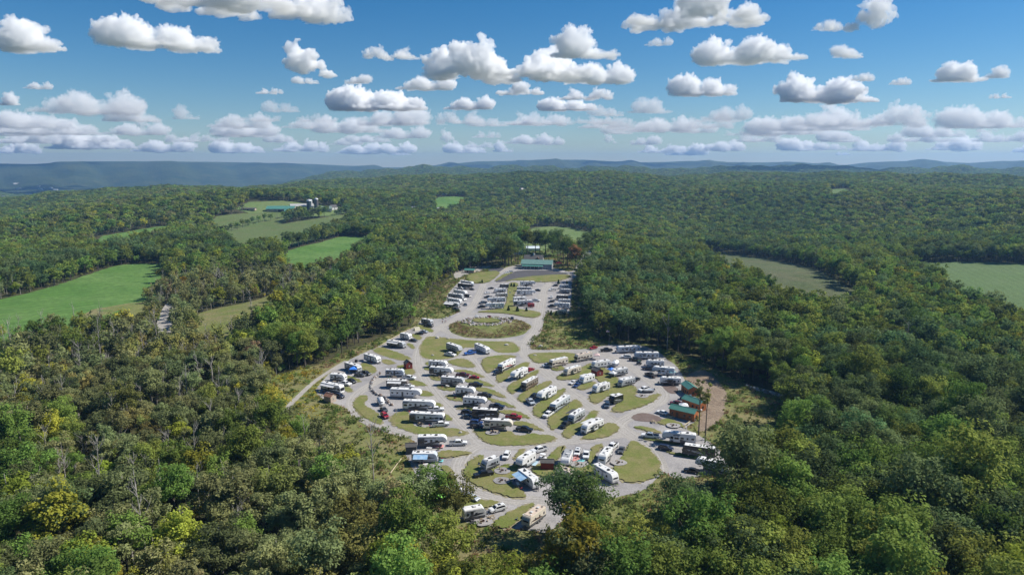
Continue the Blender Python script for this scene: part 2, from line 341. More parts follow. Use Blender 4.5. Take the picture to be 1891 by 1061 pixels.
GRAVEL=[(85.36,740.26),(81.46,686.52),(71.22,632.74),(60.12,586.61),(48.76,546.61),(46.14,526.05),(36.41,415.63),(28.3,418.79),(21.43,422),(18.77,400.48),(17.22,379.65),(13,363.22),(9.09,346.98),(8.55,336.21),(10.59,332.08),(25.41,333.1),(37.89,334.13),(45.17,340.44),(52.9,342.59),(66.43,342.59),(72.54,327.05),(73.22,314.62),(75.24,304.79),(74.39,289.13),(72.53,277.8),(73.34,268.64),(71.58,253.76),(67.01,236.55),(59.85,228.74),(63.24,222.35),(66.89,212.27),(67.2,198.65),(65.19,192.25),(55.92,191.16),(47.99,188.66),(45.06,193.35),(42.84,190.44),(37.19,181.51),(30.65,178.6),(19.67,173.93),(13.99,166.63),(8.67,158.58),(4.28,160.39),(-0.48,161.45),(-9.28,162.51),(-13.51,165.79),(-19.42,171.53),(-24.45,181.84),(-29.2,194.09),(-32.76,203.82),(-34,207.54),(-31.68,214.48),(-32.61,218.58),(-41.9,225.26),(-47.88,229.24),(-53.25,234.94),(-59.11,243.73),(-64.55,251.33),(-68.41,254.38),(-74.56,259.39),(-79.91,268.64),(-80.59,280),(-80.27,295.53),(-77.41,311.88),(-72.22,328.04),(-66.23,341.51),(-65.05,350.34),(-60.71,365.66),(-54.46,382.31),(-53.93,401.95),(-47.33,403.43),(-39.9,403.43),(-31.78,425.26),(-36.4,431.92),(-43.96,442.3),(-45.92,486.98),(-41.93,531.04),(-40.91,551.99),(-29.44,526.05),(-23.28,528.53),(-13.42,574.61),(-5.11,615.48),(9.3,636.31),(37.99,612.14),(48.05,586.61),(54.92,595.94),(57.41,629.21),(66.88,670.27),(77.2,740.26)]
LAWN=[[(-40.99,322.01),(-43.06,334.82),(-43.29,352.27),(-40.76,358.22),(-33,354.11),(-19.48,349),(-10.43,347.57),(-3.7,348.28),(-0.54,341.6),(1.11,333.17),(-0.95,328.3),(-8.59,327.98),(-11.36,334.82),(-18.02,346.85),(-19.18,343.33),(-18.38,336.49),(-24.09,337.33),(-24.12,331.53),(-26.62,319.71),(-35.46,317.15)],[(-67.91,329.48),(-65.85,337.23),(-58.38,329.48),(-48.75,318.47),(-50.94,313.75),(-59.11,319.36),(-64.69,325.73)],[(-61.05,314.09),(-58.33,314.96),(-54.11,309.82),(-55.99,306.98),(-59.79,309.82)],[(-69.36,308.15),(-65.9,307.31),(-60.97,300.02),(-61.19,293.04),(-62.83,292.28),(-67.16,300.02)],[(-71.46,289),(-69.05,288.11),(-64.15,282.78),(-65.14,280.39),(-68.91,281.79)],[(-69.64,274.91),(-67.49,273.84),(-64.82,269.9),(-64.73,267.32),(-68.37,269.64)],[(-53.88,365.01),(-50.96,363.86),(-47.89,357.11),(-48.85,352.09),(-52.38,358.22)],[(-54.09,344.3),(-51.47,344.3),(-48.69,336.24),(-49.45,333.7)],[(-54.7,383.12),(-51.72,386.95),(-46.16,379.36),(-43.61,372.05),(-45.02,369.68),(-50.43,376.89)],[(-52.47,303.22),(-48.45,305.3),(-43.36,297.15),(-43.4,291.94),(-46.44,291.94)],[(-43.61,283),(-40.2,282.27),(-36.09,277.32),(-36.4,275.47),(-40.6,275.93)],[(-36.81,268.86),(-34.48,268.53),(-31.18,263.49),(-32.72,262.54),(-36.77,263.28)],[(-29.7,255.3),(-27.32,253.33),(-26.63,250.42),(-29.05,250.9)],[(-42.55,238.09),(-41.78,242.07),(-37.95,244.16),(-36.56,238.96),(-33.3,238.09),(-35.03,232.55),(-32.8,229.67),(-26.74,229.67),(-20.59,228.69),(-17.36,225.66),(-17.41,223.16),(-23,222.4),(-27.46,222.78),(-32.68,224.33),(-38.84,229.5),(-41.71,233.64)],[(-24.88,243.43),(-21.28,236.79),(-22.45,236.02),(-25.15,238.09)],[(-60.36,251.94),(-59.99,260.68),(-57.27,261.97),(-55.72,257.49),(-57.03,253.76),(-54.71,249.54),(-51.68,246.6),(-49.29,242.6),(-46.77,235.48),(-47.83,233.89),(-52.37,238.17),(-56.84,244.3)],[(-30.08,312.42),(-23.88,316.4),(-20.39,313.15),(-16.49,302.13),(-24.99,304.33)],[(-39.93,309.53),(-38.18,310.68),(-37.68,306.42),(-39.02,306)],[(-39.72,301.44),(-37.39,303.91),(-36.64,297.55),(-38.47,298.21)],[(-26.11,296.49),(-21.79,298.08),(-17.37,295.44),(-12.38,288.03),(-14.33,287.9),(-20.32,293.49)],[(-36.03,290.04),(-30.58,289.15),(-30.15,283),(-33.72,283.6)],[(-20.53,282.64),(-16.77,284.7),(-12.2,281.68),(-7.91,275.13),(-10.86,275.35),(-17.6,279.89)],[(-31.18,276.39),(-23.1,275.58),(-22.79,269.41),(-29.04,270.29)],[(-15.22,270.3),(-12.54,273.14),(-8.3,270.54),(-2.68,261.67),(-4.41,261.23),(-8.91,265.92)],[(-26.38,263.8),(-19.18,262.96),(-18.74,256.6),(-23.7,257.6)],[(-9.95,259.05),(-8.36,260.02),(-3.62,256.05),(1.47,249.45),(-2.15,250.46)],[(-21.25,251.38),(-14.72,250.9),(-14.43,245.53),(-19.21,246.92)],[(-4.66,244.7),(-1.78,246.66),(3.34,243.92),(6.51,237.7),(2.62,239.74),(-0.73,241.06)],[(0.43,231.95),(2.24,235.06),(5.82,233.72),(10.78,226.45),(7.27,227.72),(2.53,231.07)],[(-12.27,226.78),(-7.03,226.78),(-4.47,225.11),(-0.05,225.11),(0.57,222.08),(3.67,221.51),(4.95,223.46),(11.76,221.83),(13.38,218.72),(8.41,215.23),(-0.05,214.09),(-5.17,214.47),(-8.93,218.33)],[(-13.45,308.87),(-12.69,316.91),(-7.12,320.91),(-0.96,320.91),(1.24,318.18),(-5.98,306.62),(-9.82,294.72),(-11.67,298.64)],[(-6.19,286.39),(-4.92,293.35),(-0.48,298.92),(5.03,309.47),(7.33,307.66),(6.58,302.21),(-0.07,292.39),(-4.32,279.62)],[(-1.38,271.48),(-0.83,277.76),(3.85,284.06),(10.15,296.81),(11.3,292.39),(5.75,280.62),(1.04,266.6),(-0.51,267.75)],[(3.01,260.13),(3.99,265.92),(10.6,275.31),(14.69,281),(15.88,279.37),(15.18,275.68),(10.31,267.4),(6.37,257.43),(4.21,256.58)],[(8.53,244.7),(8.94,250.86),(13.66,260.35),(19.75,270.07),(21.32,268.56),(17.59,259.59),(15.01,252.19),(11.34,240.49),(9.36,241.44)],[(13.53,234.43),(14,240.12),(20.09,249.85),(23.86,257.11),(25.68,253.74),(25.68,249.45),(21.39,240.4),(15.6,228.48),(13.81,230.72)],[(17.99,224.12),(19.64,231.07),(24.75,233.72),(29.29,245.09),(31.21,241.82),(25.39,230.46),(22.37,225.61),(19.4,220.23),(17.98,221.91)],[(23.11,219.43),(29.01,225.41),(33.16,232.9),(36.24,231.8),(36.49,227.29),(33.24,221.93),(27.08,218.94)],[(9,322.71),(12.43,325.69),(30.32,326.02),(30.65,315.02),(25.41,308.87),(17.89,311.14),(11.83,309.32),(9.92,316.27)],[(20.67,286.74),(22.55,291.47),(31.94,300.43),(36.44,307.75),(42.91,293.44),(44.12,277.57),(37.63,273.52),(35.21,288.94),(28.2,285.01),(21.97,283.58)],[(26.61,272.59),(29.66,277.85),(35.1,280.61),(33.13,274.59),(28.89,270.23)],[(31.42,261.41),(33.57,267.66),(38.86,270.23),(46.35,275.53),(50.05,272.46),(48.05,263.25),(43.82,259.59),(38.9,264.5),(34.46,255.2),(31.77,255.78)],[(37.76,246.71),(43.08,257.44),(46.87,263.5),(50.17,259.35),(57.27,264.75),(57.65,262.64),(53.24,254.62),(45.87,248.37),(39.98,244.97)],[(18.39,304.46),(21.23,305.28),(24.07,299.64),(20.71,297.29),(18.02,298.07)],[(52.1,233.2),(54.96,237.21),(58.26,235.59),(60.04,230.47),(59.16,228.75),(56.69,231.93),(53.05,231.73)],[(42.77,228.78),(44.76,229.85),(48.12,228.56),(51.06,224.58),(48.49,224.48)],[(44.15,219.14),(48.01,218.35),(55.1,215.26),(54.14,213.56),(49.43,216.03),(45.55,217.47)],[(49.09,208.42),(52.99,207.17),(57.53,204.37),(56.62,202.91),(52.49,205.06)],[(39.53,215.64),(41.42,213.56),(43.52,208.96),(44.69,201.8),(44.23,196.85),(41.93,191.96),(38.62,188.77),(33.82,188.03),(31.55,190.58),(31.01,196.04),(33.98,201.8),(37.05,209.68)],[(-13.31,195.18),(-11.87,200.68),(-8.58,205.15),(-8.14,198.2),(-9.99,195.78),(-6.1,195.18),(-1.29,198.58),(2.28,195.93),(1.6,192.25),(-1.23,189.4),(-0.29,185.27),(1.83,182.6),(3.13,178.86),(-1.17,179.18),(-5.71,181.82),(-10.48,186.49),(-12.87,190.82)],[(0.69,203.69),(2.43,209.81),(4.09,210.15),(3.05,204.9),(1.35,202.49)],[(10.84,202.49),(14.52,210.49),(17.04,211.87),(15.31,206.96),(13.3,201.93),(10.61,201.15)],[(6.29,195.18),(8.53,198.81),(13.41,198.35),(18.62,195.18),(12.7,192.11),(8.21,190.67)],[(11.16,203.08),(14.32,210.78),(16.94,212.16),(15.54,206.99),(13.34,200.79),(11.22,200.79)],[(24.29,205.67),(26.36,212.62),(30.08,214.03),(26.85,207.44),(23.63,198.06)],[(17.69,195.88),(22.99,198.64),(25.52,193.51),(19.97,192.58)],[(-23.15,204.34),(-22.9,208.46),(-17.8,208.79),(-13.33,207.45),(-14.87,205.97),(-19.44,204.17)],[(-21.25,197.06),(-19.49,197.29),(-18.01,194.44),(-18.4,192.4),(-20.42,193.56)],[(-19.27,171.44),(-15.61,173.93),(-10.49,175.5),(-4.2,174.83),(-5.44,172.5),(-7.41,171.44),(-12.31,167.88),(-15.07,167.26)],[(-4.63,163.48),(-1.11,168.67),(3.17,172.14),(5.95,173.99),(3.39,168.27),(1.39,164.39),(-0.8,161.25),(-3.79,162.36)],[(-20.84,424.37),(-10.09,431.25),(-3.33,433.71),(-2.66,515.07),(0.75,525.11),(4.98,515.07),(0.67,469.98),(0.62,434.77),(15.57,425.73),(15.17,414.44),(10.1,409.32),(-2.19,421.01),(-13.42,423.36)],[(-37.14,563.46),(-28.76,581.61),(-10.28,589.19),(-17.02,540.91),(-23.63,529.24),(-32.64,534.48)],[(-4.95,534.48),(9.96,557.65),(38.28,570.58),(47.54,563.46),(36.28,539.82),(21.82,533.42),(5.26,545.28)],[(-13.88,539.82),(-5.82,578.51),(0.83,581.61),(-3.86,569.39),(-9.98,545.28)]]
MULCH=[[(61.86,277.85),(66.65,279.22),(68.08,272.2),(66.91,265.5),(62.66,265.5)],[(42.84,239.47),(46.98,243.9),(51.02,243.36),(54.82,237.41),(53.86,235.19),(47.12,234.59),(43.76,236.2)]]
ASPHALT=[[(-14.18,534.48),(-9.28,557.65),(-2.99,581.61),(7.7,596.97),(36.01,595.66),(48.15,576.66),(45.5,567),(19.31,563.46),(4.44,554.79),(-8.01,533.42)],[(-21.31,600.93),(-17.22,613.14),(-5.66,613.14),(-9.77,587.91),(-18.38,585.38)]]
DIRT=[[(73.45,286.02),(78.85,293.44),(84.1,299.64),(87.83,293.44),(87.16,277.57),(87.11,267.02),(80.6,250.27),(76.96,239.47),(69.68,229.51),(65.55,224.82),(63.84,227.61),(70.6,244.76),(73.26,262.02),(75.51,280.33)]]
PATCH=[[(-49.76,581.61),(-45.2,611.07),(-21.71,627.28),(-17.45,621.55),(-28.1,587.91),(-36.96,575.43),(-45.92,546.38)]]
LANES=[[5.6,[(-21.92,526.05),(-23.78,462.64),(-27.3,418.79),(-38.36,390.5),(-44.55,363.22),(-46.13,339.37),(-44.44,314.62),(-39,289.91),(-30.51,263.94),(-22.7,246.02),(-15.08,227.23),(-9.89,215.38)]],[6.5,[(79.97,712.4),(68.85,643.56),(57.97,583.57),(41.39,546.61),(24.73,523.58),(18.74,438.79),(16.11,406.41),(13.64,373.17),(7.46,349.21),(5.46,330.05),(8.79,314.62),(12.17,303.07),(18.67,281.48),(27.72,255.61),(34.38,239.81),(38.53,226.24),(43.57,215.38),(44.7,201.8),(43.77,194.09)]],[5.5,[(-21.82,523.58),(-8.64,531.04),(5.32,536.14),(24.96,528.53)]],[5.0,[(-27.66,414.07),(-20.26,418.79),(-2.85,418.79),(7.35,407.92),(15.08,396.14)]],[5.5,[(-39.64,378.34),(-34.18,368.13),(-26.88,357.26),(-12.84,350.34),(0.71,350.34),(6.25,344.77)]],[5.0,[(-20.02,319.29),(-16.1,303.07),(-12.88,290.7),(-4.48,267.96),(2.76,249.54),(9.03,230.77),(14.81,219.98),(17.84,216.74)]],[5.0,[(-41.27,313.71),(-32.05,315.55),(-21.5,318.35),(-11.89,323.13),(-1.45,327.05),(5.46,330.05)]],[6.0,[(-11.81,218.12),(-7.11,211.83),(2.55,212.71),(12.74,215.38),(23.12,217.66),(37.32,223.31)]],[5.5,[(7.84,329.04),(19.8,329.04),(39.85,330.05),(48.29,318.35),(54.83,299.68),(59.02,279.26),(61.2,267.28),(58.11,256.86),(49.45,246.6),(39.78,236.55),(36.81,229.75)]],[5.0,[(-42.87,304.79),(-48.88,300.52),(-56.54,282.98),(-61.35,270.01),(-62.39,258.12),(-59.49,247.18),(-52.2,235.48),(-42.99,227.23),(-34.79,222.35),(-26.44,219.98),(-17.43,220.92),(-12.89,221.4)]],[5.5,[(-9.85,214.48),(-13.82,209.66),(-16.02,201.8),(-16.16,194.84),(-14.12,186.57),(-8.65,179.24),(-1.11,176.39),(7.59,175.46),(12.36,173.93)]],[3.0,[(-12.39,568.79),(-8.21,592.8),(-2.69,618.86),(9.64,625.73)]],[3.0,[(38,225.26),(46.53,221.4),(54.97,210.96)]]]
CLEAR=[(-48.88,568.79),(-54.25,523.58),(-58.49,478.6),(-63.83,440.54),(-55.39,389.11),(-62.49,369.38),(-72.44,349.21),(-78.23,337.26),(-87.8,308.3),(-93.99,300.52),(-103.12,290.7),(-103.11,284.49),(-88.91,244.87),(-78.08,223.31),(-65.26,205.59),(-54.94,198.59),(-44.61,189.04),(-35.56,174.38),(-28.51,162.34),(-21.28,144.27),(-13.36,137.01),(-7.35,132.53),(0.5,130.38),(5.98,129.34),(7.21,132.57),(13.54,140.9),(20.51,140.16),(29.31,143.25),(35.18,148.12),(44.3,149.81),(51.27,151.95),(70.51,203.82),(75.07,223.79),(66.5,192.31),(72.29,188.91),(86.74,202.04),(109.47,264.6),(99.85,275.63),(92.49,292.3),(88.23,316.48),(72.73,338.31),(66.69,346.98),(53.87,349.21),(44.87,351.48),(43.35,368.13),(47,400.48),(47.82,438.79),(53.24,526.05),(64.2,568.79),(76.31,650.98),(86.76,703.57),(97.24,770.34),(98.25,820.22),(69.83,775.58),(31.76,740.26),(5.54,740.26),(-5.82,703.57),(-13.18,654.75),(-22.25,618.86),(-35.78,599.11),(-44.34,586.61)]
CREST=[(-36.3,-23.5),(-33.27,-12.1),(-30.02,-1.3),(-27.97,4.2),(-22.91,-2.5),(-19.03,4.9),(-14.96,20.7),(-10.74,31.5),(-6.41,38.9),(2.41,42.7),(5.93,44.8),(11.13,33.5),(15.31,41.9),(19.33,50),(23.17,50.7),(26.81,49.6),(31.85,45.7),(36.16,39.1)]
RIDGE=[(-36.07,108.4),(-34.3,102.8),(-31.48,133.9),(-27.82,135.6),(-22.78,130.9),(-18.94,118.3),(-15.73,104.9),(-13.25,84.1),(-10.72,62.7),(-8.14,62.5),(-5.08,105.5),(-2.89,141.5),(-0.24,148.7),(2.84,163),(5.91,162.7),(8.08,141),(9.81,126.6),(12.36,133.3),(14.02,147),(16.49,132.5),(19.29,125),(21.61,131.2),(23.5,110.8),(25.34,91),(26.75,123.2),(28.47,135.3),(29.82,140.9),(31.78,127.7),(33.04,115.1),(34.85,138.2),(36.05,131.7)]
MIDRIDGE=[(-36.25,-79.6),(-26.6,-104.8),(-21.01,-97),(-18.23,-51.2),(-15.77,-3.5),(-13.27,37.1),(-9.87,57.5),(-6.4,70),(-2.01,65.7),(2.41,69.9),(6.79,65.8),(11.1,61.8),(15.29,58),(19.3,78.6),(20.86,86.6),(22.39,82.6),(25.35,63.4),(30.19,64.2),(36.1,61.9)]
VALLEY=[(-60,-105),(-30,-105),(-20,-80),(-15,-20),(-8,10),(40,10)]
FIELDS={'left_hay':[(-362.8,425.3),(-362.9,481.4),(-362.3,514.2),(-367.3,553.6),(-378.2,616),(-382.8,663.1),(-366.5,676.9),(-336,671.4),(-308.6,608.2),(-267.4,513.9),(-262.1,485.2),(-249.5,436.4),(-235.2,378.6),(-244.4,364.7),(-253.3,344.3),(-285.5,332.9)],'mid_hay':[(-245.2,735.2),(-236,778.6),(-224.6,827.7),(-219,890.6),(-170.8,869.1),(-150,645.5),(-159.6,594.9),(-170.6,568.7),(-191.5,580)],'corn':[(-384.7,915.6),(-401.1,992.8),(-375.4,1077),(-342.2,1136),(-317.9,1178.5),(-292.1,1267.3),(-236.7,945.4),(-240.5,807.1),(-257.1,744),(-277.9,699.6),(-348.2,830.9)],'upper':[(-499.5,1141.4),(-465.1,1179.6),(-394.7,1218.5),(-373.6,1243.4),(-365.8,1101.5),(-363.6,999.6),(-328,837.1),(-433,1013.1)],'strip':[(-584.4,960.3),(-557.7,1009),(-533.2,1055.8),(-510.5,1060),(-465.3,905.9),(-441.6,786.5),(-477.5,788.8)],'back':[(25.3,1093.5),(48.4,1134.3),(85.2,1152.5),(116.1,1101.8),(131.2,1048.8),(125.9,986.4),(84.1,767.2),(46.5,700),(21.4,688.9),(5.1,688.9)],'marsh':[(246.8,923.7),(278.1,872.6),(301.2,804.6),(294.6,684.6),(266.7,560.8),(259.5,505.8),(223.1,440.5),(185.7,405.2),(180.9,451.1),(184.9,531.6),(178.3,603.6)],'right_corn':[(385,682.1),(428.1,682.6),(451.4,669),(481.8,645.1),(541.4,614.4),(330,370.6),(302,400.8),(300.3,437.1),(309.3,488.6)],'small_hay':[(-187,1689.6),(-154,1717.3),(-102.3,1744.5),(-115.7,1558.5),(-132.2,1409),(-158.2,1425.7)],'lane_gap':[(-201,428.9),(-196.4,450.7),(-181.2,468),(-167.8,498),(-144.1,428.7),(-143.1,376.3),(-147.6,343.8),(-161.4,344.8)],'far_gap':[(767.2,1693.1),(806.7,1666.5),(680,1407.9),(651,1430.4)],'left_rough':[(-278.5,437.9),(-268.9,467.6),(-262.1,485.2),(-237.6,448.7),(-209.6,386.2),(-220.1,370.6),(-244.2,382.9)],'far_gap2':[(135.1,2346.6),(176.4,2184.2),(168.1,2080.9),(123.3,2139.6)]}
ROADBIT=[(-184.1,344.5),(-222.2,425.3),(-238.5,465.7),(-245.5,489.2),(-238.9,485.2),(-223.1,450.6),(-200.9,400.3),(-175.8,344.5)]
HEDGE=[(-408.8,988.7),(-410.7,1013.1),(-410.9,1033.9),(-412.6,1059.6),(-410.8,1077),(-408.9,1094.8),(-406.7,1112.9),(-402,1126.6),(-395.4,1136),(-389.4,1150.1),(-381.7,1159.6),(-375.3,1173.9),(-365.7,1178.8),(-357.1,1193.3),(-349.6,1212.9),(-340.4,1227.8),(-332.3,1247.9)]
TRACK=[(-84.9,242.9),(-84.8,258.9),(-83.8,281.7),(-81,297.6),(-77.4,312.9)]
CLOUDS=[[-5374,8096,759,0.52],[-3844,7948,1251,0.29],[-3952,10075,2961,0.18],[-2132,6164,1786,0.21],[-1467,8661,683,0.27],[-45,10837,2700,0.26],[898,8575,740,0.57],[1264,11190,1183,0.34],[-5,12876,1317,0.2],[1474,13929,1056,0.27],[-1475,12143,965,0.31],[-3111,16667,2345,0.27],[-2413,11190,507,0.3],[-1000,16345,1118,0.33],[-10703,17903,2453,0.31],[-11233,21030,1443,0.44],[-7929,11973,408,0.4],[-10780,15174,461,0.7],[-9057,19794,679,0.84],[-9414,24389,1955,0.33],[-3216,11190,423,0.3],[-4311,12779,532,0.25],[-5559,17175,915,0.4],[1454,6626,1925,0.19],[2981,9022,1289,0.32],[3539,13175,1248,0.4],[1554,7702,288,0.5],[6443,14524,1984,0.33],[3968,8533,480,0.32],[2964,6858,332,0.66],[4043,6995,1775,0.24],[5273,10837,409,0.44],[6121,11338,386,0.84],[6833,10975,663,0.5],[7089,10505,317,0.7],[6022,20029,1374,0.5],[12013,24039,3854,0.27],[16529,24749,3213,0.27],[9271,13595,412,0.38],[946,22737,2342,0.24],[1324,16667,1394,0.25],[2457,18491,1126,0.28],[3395,17531,934,0.46],[-1592,21850,1667,0.34],[-3640,22138,2364,0.19],[-6341,28066,3004,0.27],[-5861,21030,1443,0.24],[-5365,42289,4376,0.27],[-815,68415,1839,0.71],[2203,44554,2050,0.3],[4684,42289,3242,0.27],[8353,44554,2050,0.33],[11610,30085,3222,0.27],[7177,28066,1717,0.28],[13685,39295,2710,0.27],[18202,39295,3011,0.27],[22718,39295,3914,0.27],[27235,39295,3312,0.27],[-19458,30085,3682,0.27],[-16006,30085,2531,0.27],[-28706,42289,4214,0.27],[-33328,56719,6095,0.27],[-16045,38390,1765,0.33],[-12812,39295,2108,0.31],[-10437,44554,2050,0.3],[-18232,39295,2258,0.29],[-1151,33063,1518,0.27],[4319,29040,1555,0.27],[38073,60880,5609,0.27],[34035,65703,5551,0.27],[25940,63200,4853,0.27],[18660,63200,4368,0.27],[15727,74571,4583,0.27],[-4899,74571,4583,0.27],[-12920,74571,5156,0.27],[-20258,68415,5780,0.27],[-28962,74571,5729,0.27],[-33921,68415,5780,0.27],[-54332,78086,6600,0.27],[26532,58726,2750,0.27],[-7705,21030,1876,0.17],[-2388,51448,2211,0.27],[11058,26722,2369,0.27],[10996,31209,2006,0.27],[6889,24749,1815,0.27],[12310,26302,2351,0.27],[18078,63200,2427,0.27],[-35635,56719,3657,0.27],[-1909,22433,1095,0.17],[5614,27155,2657,0.27],[3355,24749,2004,0.27],[-16890,78086,4980,0.29],[924,42289,2788,0.27],[42894,90953,1818,0.31],[-8416,39295,1716,0.27],[3055,22433,2311,0.17],[871,23049,1953,0.27],[-7154,24749,1682,0.27],[-13978,25119,2398,0.27],[6374,21030,2069,0.17],[-20824,28066,2618,0.27],[5075,27603,1561,0.27],[-3932,23049,2551,0.27],[-21432,31209,2436,0.27],[-14438,90953,2797,0.3],[52763,71360,3837,0.28],[19391,32421,2680,0.27],[16003,35152,1992,0.27],[9668,30637,1055,0.27],[9939,26302,1749,0.27],[10453,24039,808,0.27],[-22809,39295,1837,0.27],[-12171,32421,2878,0.27],[-11567,30637,2695,0.27],[4512,26302,1708,0.27],[-794,23370,1445,0.27],[-17045,56719,2220,0.27],[22339,90953,5593,0.3],[-7543,39295,1746,0.27],[-5307,33731,2660,0.27],[18192,27155,830,0.27],[-1708,21850,800,0.17],[9649,23049,2058,0.27],[-17540,81949,4912,0.29],[-16642,24749,2552,0.27]]
CABINS=[[(68.79,268.55),(69.61,262.76),(73.16,262.39)],[(64.58,251.17),(69.41,244.54),(71.84,246.93)],[(57.35,240.51),(64.76,234.59),(66.72,237.21)]]
BARN=[(8.11,605.62),(34.94,600.93),(37.52,611.07)]
HOUSE=[(11.32,636.08),(28.5,636.08)]
BATH=[(-40.21,581.61),(-32.48,579.74),(-31.69,584.75)]
SHEDS=[(-46.85,299.82),(37.1,289.24),(10.63,195.04),(-70.47,255.36),(-32.07,206.79)]
CARGO=(12.18,436.2)
CANOPY=[(-69.73,293.49),(43.64,292.23),(43.45,287.18),(64,246.39),(-19.56,174.29),(46.44,302.84),(39.95,315.42),(69.07,288.94)]
TENT=(-52.77,373.97)
PEOPLE=[(-40.28,390.69),(-39.13,390.69),(-38.4,392.04)]
BEACH=[(-48.13,581.61),(-46.7,582.86),(-45.65,584.12),(-44.32,581.61),(-43.44,586.64),(-42.05,584.75)]
BOULD=[(-39.56,355.59),(-33.95,354.48),(-2.88,341.25),(14.33,338.18),(10.95,321.7),(-40.86,401.7),(-39.56,405.51),(-37.47,408.89),(-38.12,321.7),(22.61,535.54),(25.5,527.68),(-0.37,197.59),(-17.62,224.09)]
RING=[(-14.99,392.49),(-29.87,392.49),(0.39,392.49),(-15.45,405.03),(-14.59,381.52)]
MOUND=[(-12.61,380.88),(-35.88,380.88),(10.67,380.88),(-13.5,408.89),(-11.83,356.34)]
TABLES=[(19.95,299.77),(-5.39,166.04),(50.25,233.9),(-32.31,231.72),(22.13,192.11),(24.92,189.97),(1.69,183.93),(49.23,277.57)]
FIRES=[(-7.39,164.01),(-6.64,223.95),(51.47,262.02),(56.54,230.47),(32.77,199.71),(20.17,198.31),(-2.93,187.31),(-2.86,193.86)]
GROUNDMATS=[[(-24.28,212.26),'pink'],[(-22.17,263.8),'pale_pink'],[(19.49,202.48),'red'],[(21.19,200.96),'teal'],[(6.58,199.35),'blue'],[(-21.82,201.15),'teal']]
BIN=(-72.37,310.67)
CARTS=[[(-14.91,176.86),'blue'],[(9.52,202.73),'white'],[(58.38,306.92),'green']]
BOAT=(54.94,267.02)
CAMPER=[(-48.85,249.59),(-51.64,256.53)]
VAN=[(45.58,301.32),(48.67,308.12)]
FLAG=(49.44,342.39)
RAIL=[[(-66.66,340.23),(-64.92,346.38),(-62.87,356.01),(-60.34,363.86)],[(-59.4,368.5),(-55.34,379.36),(-52.86,393.5)],[(-36.01,192.25),(-35.28,197.44),(-34.38,202.73)],[(60.29,230.47),(64.12,235.39)]]
WALL=[(-57.89,293.23),(-58.56,288.78),(-58.91,283.48),(-58.83,277.9),(-58.34,273.31),(-56.84,268.86),(-54.8,265.61),(-52.82,263.38),(-50.2,260.36),(-48.55,257.81),(-47.28,253.82),(-45.25,251.67)]
STONES=[(96.21,272.79),(99.64,268.64),(103.63,264.6),(107.01,259.39)]
FIRS=[(-23.24,530.28),(-2.21,425.73),(3.41,423.36),(9.04,424.03),(23.86,412.5),(26.76,409.64),(-0.54,514.09),(1.57,511.64),(35.75,525.11),(42.15,524.09)]
BARNTREES=[(-5.72,619.43),(-2.98,620.84),(5.56,632.38),(15.69,692.59),(24.21,710.58),(34.44,706),(44.07,659.15),(48.04,639.81),(50.15,620.13),(55.24,600.93),(58.31,606.3),(71.46,673.8),(41.62,710.58),(11.45,710.58),(0.96,675.47),(29.23,719.93),(-8.89,628.73),(-0.66,636.08),(3.04,647.42),(-6.66,613.14),(54.74,651.28),(48.51,692.59),(62.67,628.73)]
THIN=[(63.24,222.35),(64.28,218.12)]
BIGTREES=[(-20.2,161.44),(-24.08,157.43),(-14.29,159.3),(12.92,155.87),(17.83,153.03)]
DEADBIG=(76.37,330.05)
SNAGS=[(-123.6,167.18),(-122.66,157.37),(-107.63,168.68),(-101.86,152.23),(-102.06,174.9),(-98.24,165.71),(-99.81,178.18),(-89.16,164.27),(-82.96,143.92),(-150.75,204.7),(-158.43,209.1),(-125.03,181.57),(-92.58,185.08),(-234.56,385.26),(-196.55,319.52),(-264.14,407.93),(-189.03,335.2),(-179.65,239.66),(-170.76,248.65),(-168.86,239.66),(-175.22,270.86),(-173.04,281.45),(-144.99,242.59),(-141.03,242.59),(-131.67,251.79),(-122,248.65),(-176.89,335.2),(-161.99,239.66),(-182.66,251.79),(-200.53,279.89),(-85.62,192.49),(-85.58,204.7),(-95.7,251.79),(-94.87,258.3),(-99.92,218.44),(-140.44,296.28),(-138.54,314.6),(-139.11,335.2),(-148.2,385.26),(-186.75,385.26),(-223.29,452.01),(-133.83,258.3),(-207.1,452.01),(-216.13,494.49),(-38.03,178.18),(-47.96,188.72),(-64.81,154.76),(-62.03,165.71)]
POSTS=[(-1.45,478.38),(58.71,241.56),(-19.86,586.64),(-42.23,240.91)]
FARM=[(-404.2,1218.7),(-379.8,1238.5),(-361.9,1253.6),(-353.5,1258.6),(-352.8,1274.1),(-385.3,1203.5),(-378.1,1258.9),(-330.7,1284.1),(-448.1,1209)]
FARHOUSE=[(-170.7,1752.4),(27.6,1825.2),(411,1862.8),(399.7,1689.9),(521.1,1612.1),(819.7,1679.8),(417.5,1558.9),(-194.5,1390.1),(-155.3,1417.8),(741.9,1790.9),(-465.2,2446.1)]
TOWN=[(-2843.2,3891.2),(-2915.9,4034.1),(-3144.8,4425),(-2984.6,4301.3),(-3017.5,4388.6),(-3814.7,5652.7),(-2971.1,4445.1),(-3547.5,5430),(-4432.9,6254.3),(-4103,5813.6),(-4031.7,5957.8),(-3832.6,5814.4)]

